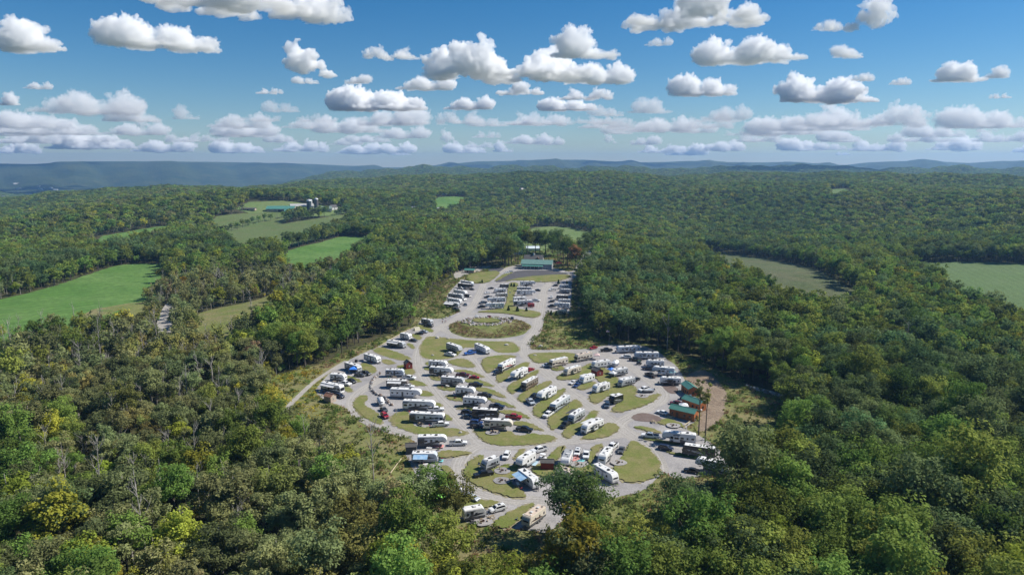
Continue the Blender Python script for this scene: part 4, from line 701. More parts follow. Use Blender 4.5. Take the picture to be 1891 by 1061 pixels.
# how large each tree shows from the camera: the largest 300 in view stand as trees of their own
CP,SP_=math.cos(R(10)),math.sin(R(10))
dz=ZT+PT[:,4]*9-90; dep=PT[:,1]*CP-dz*SP_; ux=PT[:,0]/dep*1278; uy=(dz*CP+PT[:,1]*SP_)/dep*1278
vis=(dep>10)&(np.abs(ux)<945+30)&(np.abs(uy)<530+60)&(PT[:,4]>.55)
size=np.where(vis,PT[:,4]/dep,0); own=np.argsort(-size)[:300]; is_own=np.zeros(len(PT),bool); is_own[own]=True
LBL={'oak':'dense dark green oak','oak2':'bluish green oak','maple':'mid green maple','maple2':'tall green maple with spreading top','locust':'yellow-green locust','ash':'thin pale-trunked ash','ash2':'small thin-leaved ash','olive':'olive green birch','brown':'brownish half-bare tree','rust':'rust coloured young maple','gold':'golden yellow tree','pine':'dark pointed pine'}
def place_tree(kind,x,y,s,rz,label,group,sz=1.0,z=None):
    e=empty('broadleaf_tree' if kind!='pine' else 'pine_tree',(x,y,float(height(x,y)) if z is None else z),rz,label,'tree',group); e.scale=(s,s,s*sz)
    put('trunk',TREES[kind][0],e); put('crown',TREES[kind][1],e); return e
for i in own:
    x,y,k,_,s=PT[i]; nm=names[int(k)]; side='in the thinning wood below the tan shed' if x<-20 else ('in the wood at the foot of the front lawns' if x<70 else 'in the thick wood beyond the cabins')
    st='tall ' if s>1.0 else ('young ' if s<.78 else ''); lb=LBL[nm] if LBL[nm].startswith(('tall','small')) else st+LBL[nm]
    place_tree(nm,float(x),float(y),float(s),float(rng.uniform(0,6.28)),lb+' '+side,lb+' trees '+side,float(rng.uniform(.9,1.12)))
def instancer(name,pts,sources,label,kind='stuff'):
    """pts: x,y,z,rot,scale,index arrays; one object whose geometry nodes set a mesh on every point"""
    sub=bpy.data.collections.new(name+'_sources')
    for i,me in enumerate(sources):
        o=bpy.data.objects.new('%s_source_%02d'%(name,i),me); sub.objects.link(o)
    n=len(pts); me=bpy.data.meshes.new(name); me.vertices.add(n); me.vertices.foreach_set('co',pts[:,:3].astype(np.float32).ravel())
    a=me.attributes.new('spin','FLOAT_VECTOR','POINT'); rv_=np.zeros((n,3),np.float32); rv_[:,2]=pts[:,3]; a.data.foreach_set('vector',rv_.ravel())
    a=me.attributes.new('size','FLOAT_VECTOR','POINT'); sv=np.repeat(pts[:,4:5],3,1).astype(np.float32); sv[:,2]=np.where(sv[:,2]>1.25,1.0+.15*(sv[:,2]-1.25),sv[:,2]); a.data.foreach_set('vector',sv.ravel())
    a=me.attributes.new('pick','INT','POINT'); a.data.foreach_set('value',pts[:,5].astype(np.int32))
    o=put(name,me); ng=bpy.data.node_groups.new(name,'GeometryNodeTree'); ng.interface.new_socket('Geometry',in_out='INPUT',socket_type='NodeSocketGeometry'); ng.interface.new_socket('Geometry',in_out='OUTPUT',socket_type='NodeSocketGeometry')
    N=ng.nodes; Lk=ng.links; gi=N.new('NodeGroupInput'); go=N.new('NodeGroupOutput'); ip=N.new('GeometryNodeInstanceOnPoints'); ci=N.new('GeometryNodeCollectionInfo')
    ci.inputs['Collection'].default_value=sub; ci.inputs['Separate Children'].default_value=True; ci.inputs['Reset Children'].default_value=True
    def at(nm,tp):
        a=N.new('GeometryNodeInputNamedAttribute'); a.data_type=tp; a.inputs['Name'].default_value=nm; return a.outputs['Attribute']
    Lk.new(gi.outputs[0],ip.inputs['Points']); Lk.new(ci.outputs[0],ip.inputs['Instance']); ip.inputs['Pick Instance'].default_value=True
    Lk.new(at('pick','INT'),ip.inputs['Instance Index']); Lk.new(at('spin','FLOAT_VECTOR'),ip.inputs['Rotation']); Lk.new(at('size','FLOAT_VECTOR'),ip.inputs['Scale']); Lk.new(ip.outputs[0],go.inputs[0])
    md=o.modifiers.new('scatter','NODES'); md.node_group=ng; return tag(o,label,kind=kind)
rest=PT[~is_own]; zr=ZT[~is_own]
off={0:0,1:len(srcs[0]),2:len(srcs[0])+NS}
pick=rest[:,2].copy()
for ld in (0,1,2): pick[rest[:,3]==ld]+=off[ld]
# here and there a bare trunk among the thinning trees
sn=(rng.random(len(rest))<.15)&thinning(rest[:,0],rest[:,1])&(rest[:,3]<2)
sn|=(rng.random(len(rest))<.012)&(rest[:,3]<1.5)
pick[sn]=NS+rng.integers(0,4,sn.sum())
FP=np.stack([rest[:,0],rest[:,1],zr-.2,rng.uniform(0,6.283,len(rest)),rest[:,4],pick],1)
instancer('forest',FP,srcs[0]+srcs[1]+srcs[2],'broad mixed green woodland covering the hills all round the campground')
print('forest',len(FP),time.time()-T0)
for i,(x,y) in enumerate(SNAGS):
    e=empty('dead_tree',(x,y,float(height(x,y))-.3),i*1.7,'bare pale grey dead tree standing among the thinning trees','tree','bare dead trees in the thinning wood'); s=.85+.1*((i*5)%6); e.scale=(s*.9,s*.9,s)
    a,b=SNAG[i%6]; put('trunk',a,e); put('limbs',b,e)
e=empty('dead_tree',(*DEADBIG,-.2),.4,'large bare pale tree at the dark wood edge behind the long white trailers','tree'); e.scale=(1.35,1.35,1.35); put('trunk',SNAG[5][0],e); put('limbs',SNAG[5][1],e)
for i,(x,y) in enumerate(BARNTREES):
    k=('maple','oak','oak2','maple2','oak')[i%5]; nm='rust' if i==9 else k
    place_tree(nm,x,y,(1.5,1.65,1.4,1.55)[i%4]*(1.25 if nm=='rust' else 1),i*.9,'rusty red tree beside the barn drive' if nm=='rust' else 'tall dark green shade tree around the green-roofed barn',None if nm=='rust' else 'shade trees around the barn',z=0)
thin_w,thin_q=tree_mesh(5,21,2.3,10.5,'vase',16,60,.26,.85,.2); TREES['thin']=(thin_w.mesh('wood',m=BARK,smooth=True),quads_mesh(thin_q)); TREES['thin'][1].materials.append(LEAF['olive'])
for i,(x,y) in enumerate(THIN): place_tree('thin',x,y,1.0,i*2.2,'tall thin bare-stemmed tree with tufted top behind the lowest cabin','thin trees behind the cabin',z=0)
for i,((x,y),k,l) in enumerate(zip(BIGTREES,('maple','ash','olive','oak2','oak'),('big leafy maple hiding part of a trailer by the green canopy','thin tree beside the big maple at the green canopy','olive green tree next to the big maple by the green canopy','big dark oak in front of the tan roofed trailer','second dark oak beside the big one at the front lawns'))): place_tree(k,x,y,1.12,i,l,None,z=0)
fir_rng=np.random.default_rng(8); fq=[]; 
for t in np.linspace(0,1,9):
    r=.95*(1-t)+.08; nn=int(6+10*(1-t)); a=np.arange(nn)*2*math.pi/nn+t*3; fq.append(np.stack([np.cos(a)*r*.8,np.sin(a)*r*.8,np.full(nn,.4+t*2.5)],1))
fq=np.vstack(fq); fir_me=quads_mesh(leaves(fir_rng,fq,np.full(len(fq),.32),26,.13)); fir_me.materials.append(LEAF['fir']); fir_tr=MB().tube([(0,0,-.2),(0,0,2.7)],[.09,.02],6).mesh('trunk',m=BARK)
for i,(x,y) in enumerate(FIRS):
    e=empty('young_fir',(x,y,.1),i,'small dark young fir planted on the upper lawn','tree','young firs on the upper lawns'); s=.9+.12*(i%3); e.scale=(s,s,s); put('trunk',fir_tr,e); put('crown',fir_me,e)
# weeds and brush on the banks
def tuft(seed,n,h,w,size,lm):
    r_=np.random.default_rng(seed); C=np.stack([r_.normal(0,w*.4,n),r_.normal(0,w*.4,n),r_.uniform(.15,1,n)*h*.7],1); me=quads_mesh(leaves(r_,C,np.full(n,h*.34),14,size)); me.materials.append(lm); return me
weed_m=[leaf_mat('weed_green',(0.176,0.234,0.058)),leaf_mat('weed_straw',(0.390,0.299,0.143)),leaf_mat('weed_gold',(0.364,0.338,0.039)),leaf_mat('weed_brown',(0.286,0.208,0.130)),leaf_mat('brush',(0.117,0.182,0.046))]
tufts=[tuft(1,6,.9,1.3,.16,weed_m[0]),tuft(2,6,.8,1.4,.15,weed_m[1]),tuft(3,6,1.1,1.2,.16,weed_m[2]),tuft(4,6,.9,1.4,.16,weed_m[3]),tuft(5,11,1.9,2.0,.22,weed_m[4])]
n=42000; c=np.array(CLEAR); X=rng.uniform(c[:,0].min(),c[:,0].max(),n); Y=rng.uniform(c[:,1].min(),c[:,1].max(),n); k=inside(X,Y,CLEAR)&~inside(X,Y,GRAVEL)
for p in DIRT+ASPHALT+PATCH: k&=~inside(X,Y,p)
for p in LAWN[-4:]: k&=~inside(X,Y,p)
tp=np.array(TRACK); 
for a,b in zip(TRACK[:-1],TRACK[1:]):
    for t in np.linspace(0,1,12): k&=np.hypot(X-(a[0]+(b[0]-a[0])*t),Y-(a[1]+(b[1]-a[1])*t))>2.2
X=X[k];Y=Y[k]; pt=np.sin(X/9+.5)*np.cos(Y/12)+np.sin(X/21+Y/17); u=rng.random(len(X))*.6+.4*np.clip(.5+pt/3,0,1)
pk=np.where((X<-70)&(Y<300)&(u>.45),2,np.where(u<.40,0,np.where(u<.52,4,np.where(u<.72,1,np.where(u<.86,3,0)))))
a=rng.uniform(0,6.283,1500); q=np.sqrt(rng.uniform(.12,.92,1500)); XM=MX+MRX*q*np.cos(a); YM=MY+MRY*q*np.sin(a); rx=abs(RING[2][0]-RING[1][0])/2+1.5; kk=(((XM-RING[0][0])/rx)**2+((YM-RING[0][1])/14)**2>1); XM=XM[kk];YM=YM[kk]
WD=np.vstack([np.stack([X,Y,np.zeros(len(X)),rng.uniform(0,6.28,len(X)),rng.uniform(.45,1.15,len(X)),pk],1),np.stack([XM,YM,np.full(len(XM),.45),rng.uniform(0,6.28,len(XM)),rng.uniform(.45,.9,len(XM)),rng.choice([0,1,1,3,0],len(XM))],1)])
instancer('weeds',WD,tufts,'rough green and straw coloured weeds on the banks round the gravel')
print('weeds',len(WD),time.time()-T0)

# ------------------------------------------------------------------ vehicles
GLASS=mat('dark_glass',(.012,.014,.018),.08,spec=.7); TYRE=mat('tyre',(.02,.02,.02),.85); RIM=mat('rim',(.45,.45,.47),.35,metal=.8); STEEL=mat('steel',(.18,.18,.19),.5,metal=.6)
LAMP=mat('lamp_lens',(.75,.75,.72),.15); TAIL=mat('tail_lens',(.35,.02,.02),.25); BLACKP=mat('black_plastic',(.03,.03,.032),.55); ROOFW=mat('roof_membrane',(.74,.735,.72),.55,c2=(.62,.61,.59),scale=.7); ROOFG=mat('grey_membrane',(.34,.35,.36),.6,c2=(.27,.28,.29),scale=.8); ROOFT=mat('tan_membrane',(.60,.49,.40),.6,c2=(.50,.41,.33),scale=.8)
PAINT=dict(white=(.78,.78,.77),silver=(.42,.46,.50),grey=(.085,.09,.095),black=(.014,.015,.017),navy=(.018,.026,.055),blue=(.025,.055,.17),bluebright=(.04,.15,.50),slate=(.06,.085,.12),red=(.33,.012,.02),maroon=(.11,.01,.016),darkgreen=(.018,.03,.03),cream=(.66,.60,.50),taupe=(.20,.17,.145),tan=(.48,.40,.33),brown=(.10,.06,.04),offblue=(.55,.60,.66),palegrey=(.40,.42,.44),darkgrey=(.07,.072,.078))
def paint(c): return mat('paint_'+c,PAINT[c],.32,c2=tuple(v*.86 for v in PAINT[c]),scale=.9,spec=.6)
MC={}
def cached(key,fn):
    if key not in MC: MC[key]=fn()
    return MC[key]
def ring_cyl(r,w,n=14,hole=0):
    V=[];F=[]
    for y in (-w/2,w/2):
        for j in range(n):
            a=2*math.pi*j/n; V.append((r*math.cos(a),y,r*math.sin(a)))
    F=[(j,(j+1)%n,(j+1)%n+n,j+n) for j in range(n)]+[tuple(range(n))[::-1],tuple(range(n,2*n))]; return V,F
def wheel(parent,x,y,r=.36,w=.24):
    t=put('wheel',cached(('ty',r,w),lambda:MB().add(*ring_cyl(r,w)).mesh('tyre',bevel=.035,m=TYRE)),parent,loc=(x,y,r))
    put('rim',cached(('rim',r,w),lambda:MB().add(*ring_cyl(r*.6,w+.03,12)).mesh('rim',m=RIM)),t); return t
def boxpart(name,parent,m,x0,x1,y0,y1,z0,z1,bevel=0):
    k=('bx',round(x1-x0,2),round(y1-y0,2),round(z1-z0,2),m.name,bevel); a,b,c=(x1-x0)/2,(y1-y0)/2,(z1-z0)/2
    return put(name,cached(k,lambda:MB().box(-a,a,-b,b,-c,c).mesh(name,bevel=bevel,m=m)),parent,loc=((x0+x1)/2,(y0+y1)/2,(z0+z1)/2))
# palettes: side, lower band, nose, stripe, roof
PAL=dict(white=('white','palegrey','white','silver',ROOFW),white_black=('white','darkgrey','white','black',ROOFW),white_dark=('palegrey','darkgrey','white','grey',ROOFW),white_blue=('offblue','palegrey','white','slate',ROOFW),taupe=('taupe','grey','taupe','cream',ROOFW),swoosh=('white','darkgrey','black','grey',ROOFW),cream=('cream','taupe','cream','brown',ROOFW),grey=('palegrey','grey','white','darkgrey',ROOFW),black=('black','grey','black','palegrey',ROOFW),redswoosh=('white','black','black','red',ROOFW),brown=('taupe','brown','black','brown',ROOFW),silver=('silver','grey','white','black',ROOFW),tan_dark=('cream','grey','tan','brown',ROOFT),white_greyroof=('white','palegrey','white','grey',ROOFG))
def make_rv(kind,x,y,ang,L,pal,fl,label,i):
    nm={'motor':'motorhome','trailer':'travel_trailer','fifth':'fifth_wheel_trailer'}[kind]
    e=empty(nm,(x,y,.05),R(ang),label,'motorhome' if kind=='motor' else 'trailer','recreational vehicles parked on the gravel sites')
    side,band,nose,stripe,roofm=PAL[pal]; a=L/2; hw=1.26; rs=random.Random(i*31+7)
    if kind=='trailer':
        h=3.15; pr=[(a-.02,.6),(a+.04,1.3),(a-.12,2.2),(a-.55,h-.22),(a-1.0,h),(-a+.12,h),(-a,h-.16),(-a,.6)]; roof_x=(-a+.2,a-1.0)
    elif kind=='fifth':
        h=3.75; pr=[(a,1.95),(a-.03,2.6),(a-.28,3.2),(a-.8,3.62),(a-1.4,h),(-a+.12,h),(-a,h-.16),(-a,.75),(a-2.75,.75),(a-2.35,1.85)]; roof_x=(-a+.2,a-1.4)
    else:
        h=3.5; pr=[(a-.1,.5),(a+.03,1.2),(a-.06,2.2),(a-.22,3.1),(a-.5,h),(-a+.06,h),(-a,h-.12),(-a,.5)]; roof_x=(-a+.15,a-.6)
    put('body',cached(('rv',kind,L,side),lambda:MB().prism(pr,-hw,hw).mesh('body',bevel=.11,m=paint(side))),e)
    boxpart('roof',e,roofm,roof_x[0],roof_x[1],-hw+.1,hw-.1,h-.02,h+.035)
    z0=.62 if kind!='fifth' else .77
    xb=a-.3 if kind!='fifth' else a-2.85
    for s in (-1,1): boxpart('skirt_panel',e,paint(band),-a+.1,xb,s*(hw+.012)-.012,s*(hw+.012)+.012,z0,z0+.55)
    # swooping stripe on both sides
    if stripe not in ('silver',):
        for s in (-1,1):
            pts=[]; n=9
            for k in range(n): t=k/(n-1); pts.append((-a*.55+t*a*1.35,1.25+.95*t*t*(1 if kind!='trailer' else .55)))
            V=[(px_,s*(hw+.014),pz) for px_,pz in pts]+[(px_-.1,s*(hw+.014),pz+.12+.42*math.sin(math.pi*k/(n-1))) for k,(px_,pz) in enumerate(pts)]
            put('stripe',cached(('sw',kind,L,stripe,s),lambda:mesh_solid(V,[(k,k+1,k+1+n,k+n) for k in range(n-1)],s*.012,paint(stripe))),e)
    # windows, door
    nW=3 if L<8 else (4 if L<10.5 else 5)
    xs=[-a+1.0+(2*a-(3.6 if kind!='fifth' else 4.2))*k/(nW-1) for k in range(nW)]; dk=nW//2
    for k,wx in enumerate(xs):
        for s in (-1,1):
            if s<0 and k==dk: continue
            w=rs.choice((.55,.7,.95)); zc=h*.60; boxpart('window',e,GLASS,wx-w/2,wx+w/2,s*(hw+.02)-.02,s*(hw+.02)+.02,zc-.3,zc+.32)
    d=boxpart('door',e,paint('darkgrey') if rs.random()<.5 else paint(band),xs[dk]-.36,xs[dk]+.36,-hw-.05,-hw+.0,z0+.15,z0+2.05); boxpart('handle',d,STEEL,.22,.28,-.06,-.03,-.1,.02)
    boxpart('entry_step',e,STEEL,xs[dk]-.4,xs[dk]+.4,-hw-.45,-hw-.02,.3,.36)
    if 's' in fl:
        for s,xx in ((-1,xs[0]+.1),(1,xs[-2])) if L>8 else ((-1,xs[0]+.1),):
            so=boxpart('slide_out',e,paint(side if rs.random()<.7 else band),xx-1.0,xx+1.15,min(s*hw,s*(hw+.75)),max(s*hw,s*(hw+.75)),z0+.35,h-.62,.05)
            cz=(z0+.35+h-.62)/2
            boxpart('slide_window',so,GLASS,-.6,.75,s*.375-.02+s*.01,s*.375+.02+s*.01,-.1,.6); boxpart('slide_cover',so,BLACKP,-1.05,1.15,-.38,.38,(h-.62-cz),(h-.62-cz)+.04)
    ax0,ax1=xs[0]-.3,xs[-1]-.2
    if 'A' in fl or 'B' in fl or 'a' in fl:
        ext=2.4 if 'a' not in fl else 1.2; cm='awning_blue' if 'B' in fl else ('awning_black' if pal in('white_dark',) and i%2 else 'awning_white')
        am=mat(cm,{'awning_blue':(.34,.48,.62),'awning_black':(.07,.07,.075),'awning_white':(.66,.66,.65)}[cm],.7,c2={'awning_blue':(.16,.34,.56),'awning_black':(.05,.05,.055),'awning_white':(.56,.56,.56)}[cm],scale=.8)
        zz=h-.28
        put('awning',cached(('aw',round(ax1-ax0,2),ext,cm,h),lambda:MB().add([(ax0,-hw,zz),(ax1,-hw,zz),(ax1,-hw-ext,zz-.5),(ax0,-hw-ext,zz-.5),(ax0,-hw,zz-.03),(ax1,-hw,zz-.03),(ax1,-hw-ext,zz-.53),(ax0,-hw-ext,zz-.53)],[(0,1,2,3),(7,6,5,4),(0,4,5,1),(1,5,6,2),(2,6,7,3),(3,7,4,0)]).mesh('awning',m=am)),e)
        for xx in (ax0+.06,ax1-.06): put('awning_arm',cached(('arm',round(ext,1),h,round(xx,2)),lambda:MB().tube([(xx,-hw-.02,1.2),(xx,-hw-ext+.05,zz-.54)],.035,6).mesh('arm',m=STEEL)),e)
    else:
        put('awning_roll',cached(('roll',round(ax1-ax0,1),h),lambda:MB().tube([(ax0,-hw-.09,h-.34),(ax1,-hw-.09,h-.34)],.085,8).mesh('roll',m=mat('awning_roll',(.12,.12,.13),.6))),e)
    for k,fx in enumerate(((-.5,.28) if L>7.5 else (.05,))):
        boxpart('air_conditioner',e,mat('ac_shroud',(.58,.58,.57),.5) if rs.random()<.5 else BLACKP,fx*a-.42,fx*a+.42,-.36,.36,h+.03,h+.33,.06)
    for fx in (-.78,-.1,.55): boxpart('roof_vent',e,BLACKP if rs.random()<.6 else mat('vent_white',(.66,.66,.66),.4),fx*a-.22,fx*a+.22,.3,.74,h+.03,h+.15,.02)
    # wheels, nose
    if kind=='motor':
        for xx in (a-1.9,-a+2.9):
            for s in (-1,1): wheel(e,xx,s*1.12,.46,.28)
        V=[(a+.035,-1.05,1.3),(a+.035,1.05,1.3),(a-.115,1.05,2.55),(a-.115,-1.05,2.55)]
        put('windshield',cached(('ws',L),lambda:MB().add(V+[(p[0]+.05,p[1],p[2]) for p in V],[(0,1,2,3),(7,6,5,4),(0,4,5,1),(1,5,6,2),(2,6,7,3),(3,7,4,0)]).mesh('ws',m=GLASS)),e)
        boxpart('front_cap',e,paint(nose),a-.02,a+.075,-1.1,1.1,.55,1.15,.03)
        for s in (-1,1):
            boxpart('headlight',e,LAMP,a+.05,a+.1,s*.85-.16,s*.85+.16,.8,1.0); boxpart('mirror',e,BLACKP,a-.15,a+.1,s*1.42-.12,s*1.42+.12,1.7,2.2); boxpart('side_window',e,GLASS,a-1.5,a-.45,s*(hw+.02)-.02,s*(hw+.02)+.02,1.55,2.35)
    else:
        cx=-a*.22
        for dx in (-.45,.45):
            for s in (-1,1): wheel(e,cx+dx,s*1.14,.36,.24)
        if kind=='trailer':
            put('hitch',cached(('hit',L),lambda:MB().tube([(a-.2,-.8,.5),(a+1.2,0,.5)],.06,5).tube([(a-.2,.8,.5),(a+1.2,0,.5)],.06,5).box(a+.25,a+.75,-.3,.3,.52,1.05).tube([(a+1.0,0,.0),(a+1.0,0,.75)],.05,5).mesh('hitch',m=STEEL)),e)
            boxpart('front_window',e,GLASS,a-.07,a+.03,-.75,.75,1.75,2.15)
        else:
            put('landing_gear',cached(('leg',L),lambda:MB().box(a-2.6,a-2.45,-.95,-.8,-.02,1.2).box(a-2.6,a-2.45,.8,.95,-.02,1.2).mesh('legs',m=STEEL)),e)
            put('king_pin',cached(('pin',L),lambda:MB().box(a-1.1,a-.5,-.3,.3,1.35,1.9).mesh('pin',m=STEEL)),e)
            boxpart('nose_cap',e,paint(nose),a-.03,a+.045,-1.02,1.02,2.0,2.55,.02)
        boxpart('rear_window',e,GLASS,-a-.03,-a+.02,-.6,.6,1.7,2.35)
    for s in (-1,1): boxpart('taillight',e,TAIL,-a-.03,-a+.02,s*1.05-.07,s*1.05+.07,1.0,1.35)
    return e
def mesh_solid(V,F,th,m):
    """thin plate: the faces and a copy th further out"""
    n=len(V); me=mesh_from(list(V)+[(x,y+th,z) for x,y,z in V],list(F)+[tuple(n+i for i in f)[::-1] for f in F]); me.materials.append(m); return me
for i,r in enumerate(RV): make_rv(*r,i)
def make_car(kind,x,y,ang,col,label,i):
    nm={'pickup':'pickup_truck','suv':'estate_car','sedan':'parked_car'}[kind]
    e=empty(nm,(x,y,.04),R(ang),label,'pickup' if kind=='pickup' else 'car','cars and trucks parked at the sites'); pm=paint(col)
    if kind=='pickup':
        a,hw,r=2.95,.99,.40
        low=[(a,.5),(a+.02,.95),(a-.12,1.12),(a-1.25,1.2),(.75,1.22),(-a+.05,1.22),(-a,1.15),(-a,.55),(-a+.3,.42),(a-.3,.38)]
        cabin=[(1.55,1.18),(.85,1.82),(.6,1.9),(-.75,1.9),(-.95,1.82),(-1.1,1.18)]; glass=[(1.42,1.22),(.84,1.76),(-.84,1.78),(-1.02,1.22)]; ax=(1.85,-1.75)
    elif kind=='suv':
        a,hw,r=2.4,.95,.36
        low=[(a-.02,.45),(a,.8),(a-.2,.98),(a-1.05,1.08),(-a+.1,1.12),(-a,1.0),(-a,.5),(-a+.3,.36),(a-.3,.34)]
        cabin=[(1.3,1.05),(.6,1.62),(.3,1.72),(-1.7,1.7),(-2.05,1.55),(-2.3,1.08)]; glass=[(1.18,1.08),(.58,1.56),(-1.72,1.58),(-2.12,1.1)]; ax=(1.45,-1.4)
    else:
        a,hw,r=2.3,.90,.33
        low=[(a-.02,.4),(a,.68),(a-.25,.82),(a-1.2,.93),(-a+.9,.98),(-a+.05,.93),(-a,.75),(-a,.42),(-a+.3,.3),(a-.3,.28)]
        cabin=[(1.1,.9),(.3,1.38),(.05,1.44),(-.75,1.43),(-1.05,1.35),(-1.7,.94)]; glass=[(.98,.93),(.3,1.32),(-1.02,1.31),(-1.52,.96)]; ax=(1.4,-1.35)
    put('body',cached(('cb',kind,col),lambda:MB().prism(low,-hw,hw,lambda z:1 if z>.6 else .95).mesh('body',bevel=.07,m=pm)),e)
    tz=lambda z,z0=cabin[0][1],z1=max(c[1] for c in cabin): .93-.17*(z-z0)/(z1-z0)
    put('cab',cached(('cc',kind,col),lambda:MB().prism(cabin,-hw,hw,tz).mesh('cab',bevel=.05,m=pm)),e)
    put('side_glass',cached(('cg',kind),lambda:MB().prism([(px_*.93,pz) for px_,pz in glass],-hw-.012,hw+.012,lambda z:tz(z)+.008).mesh('glass',m=GLASS)),e)
    def pane(p,q,out):   # windscreen or rear screen between two cabin outline points
        d=Vector((q[0]-p[0],0,q[1]-p[1])); n=Vector((d.z,0,-d.x)).normalized()*(.015*out); V=[]
        for t in (.1,.92):
            c=Vector((p[0],0,p[1]))+d*t+n; w=hw*tz(c.z)-.1; V+=[(c.x,-w,c.z),(c.x,w,c.z)]
        return MB().add(V+[(v[0]+n.x*1.2,v[1],v[2]+n.z*1.2) for v in V],[(0,1,3,2),(4,6,7,5),(0,4,5,1),(1,5,7,3),(3,7,6,2),(2,6,4,0)]).mesh('pane',m=GLASS)
    put('windshield',cached(('cw',kind),lambda:pane(cabin[0],cabin[1],-1 if False else 1)),e) if False else put('windshield',cached(('cw',kind),lambda:pane(cabin[1],cabin[0],-1)),e)
    put('rear_screen',cached(('cr',kind),lambda:pane(cabin[-1],cabin[-2],-1)),e)
    if kind=='pickup':
        put('truck_bed',cached(('bed',col),lambda:MB().box(-a+.12,-1.18,-hw+.12,hw-.12,1.225,1.235).mesh('bed',m=BLACKP)),e)
        for s in (-1,1): boxpart('bed_rail',e,pm,-a+.05,-1.12,s*(hw-.06)-.06,s*(hw-.06)+.06,1.2,1.3)
    if kind=='suv':
        for s in (-1,1): boxpart('roof_rail',e,BLACKP,-1.6,.2,s*.62-.025,s*.62+.025,1.70,1.76)
    if kind=='suv' and i%3==0: boxpart('sunroof',e,GLASS,-.9,.05,-.4,.4,1.7,1.73)
    for xx in ax:
        for s in (-1,1): wheel(e,xx,s*(hw-.10),r,.24)
    zl=.82 if kind!='sedan' else .64
    for s in (-1,1):
        boxpart('headlight',e,LAMP,a-.06,a+.03,s*(hw-.24)-.16,s*(hw-.24)+.16,zl-.07,zl+.08); boxpart('taillight',e,TAIL,-a-.03,-a+.05,s*(hw-.14)-.1,s*(hw-.14)+.1,zl-.08,zl+.14)
        boxpart('mirror',e,pm,cabin[0][0]-.45,cabin[0][0]-.25,s*(hw+.1)-.09,s*(hw+.1)+.09,cabin[0][1]+.05,cabin[0][1]+.22)
    boxpart('grille',e,BLACKP,a-.05,a+.035,-hw+.42,hw-.42,zl-.1,zl+.07); boxpart('bumper',e,BLACKP if kind!='pickup' else RIM,-a-.06,-a+.06,-hw+.1,hw-.1,.42,.58)
    return e
for i,r in enumerate(CARS): make_car(*r,i)
print('vehicles',time.time()-T0,len(bpy.data.objects))

# ------------------------------------------------------------------ buildings
GREENROOF=mat('green_metal_roof',(.085,.245,.195),.45,c2=(.11,.28,.225),scale=.6,metal=.1); DARKROOF=mat('dark_shingle',(.075,.070,.068),.85,c2=(.10,.095,.09),scale=1.4); LOG=mat('cedar_log',(.46,.165,.055),.7,c2=(.36,.12,.04),scale=1.1); REDP=mat('barn_red',(.20,.025,.020),.7,c2=(.165,.02,.017),scale=1.3); TANP=mat('tan_siding',(.42,.34,.27),.8,c2=(.37,.295,.235),scale=1); GREYP=mat('grey_siding',(.34,.345,.35),.8,c2=(.29,.295,.30),scale=.6); WHITEP=mat('white_paint',(.72,.71,.69),.6,c2=(.64,.63,.61),scale=.6); WOOD=mat('weathered_wood',(.30,.235,.15),.85,c2=(.22,.17,.11),scale=1.4); PALEW=mat('pale_wood',(.50,.43,.28),.8,c2=(.42,.35,.22),scale=2); CONC=mat('concrete',(.42,.41,.40),.85,c2=(.36,.355,.35),scale=.8)
def gable(e,L,Wd,h,rise,wallm,roofm,over=.35,th=.12,ridge_x=True,seams=0,wall_name='wall'):
    """walls with gable ends and two roof slopes; ridge along x"""
    a,b=L/2,Wd/2
    V=[(-a,-b,0),(a,-b,0),(a,b,0),(-a,b,0),(-a,-b,h),(a,-b,h),(a,b,h),(-a,b,h),(-a,0,h+rise),(a,0,h+rise)]
    put(wall_name,MB().add(V,[(3,2,1,0),(0,1,5,4),(2,3,7,6),(1,2,6,9,5),(3,0,4,8,7),(4,5,9,8),(6,7,8,9)]).mesh('wall',m=wallm),e)
    k=rise/b
    for s in (-1,1):
        y0=s*(b+over); z0=h-over*k+.03; V=[(-a-over,y0,z0),(a+over,y0,z0),(a+over,0,h+rise+.03),(-a-over,0,h+rise+.03)]
        rp=put('roof',MB().add(V+[(x_,y_,z_+th) for x_,y_,z_ in V],[(3,2,1,0),(4,5,6,7),(0,1,5,4),(1,2,6,5),(2,3,7,6),(3,0,4,7)]).mesh('roof',m=roofm),e)
        if seams:
            n=max(3,int(L/seams))
            for q in range(n+1):
                xx=-a-over+.03+(L+2*over-.06)*q/n
                put('seam',MB().add([(xx-.025,y0,z0+th-.01),(xx+.025,y0,z0+th-.01),(xx+.025,0,h+rise+.03+th-.01),(xx-.025,0,h+rise+.03+th-.01),(xx-.025,y0,z0+th+.04),(xx+.025,y0,z0+th+.04),(xx+.025,0,h+rise+.07+th),(xx-.025,0,h+rise+.07+th)],[(3,2,1,0),(4,5,6,7),(0,1,5,4),(1,2,6,5),(2,3,7,6),(3,0,4,7)]).mesh('seam',m=roofm),rp)
    put('ridge_cap',MB().box(-a-over-.02,a+over+.02,-.14,.14,h+rise+.1,h+rise+.2).mesh('cap',m=roofm),e)
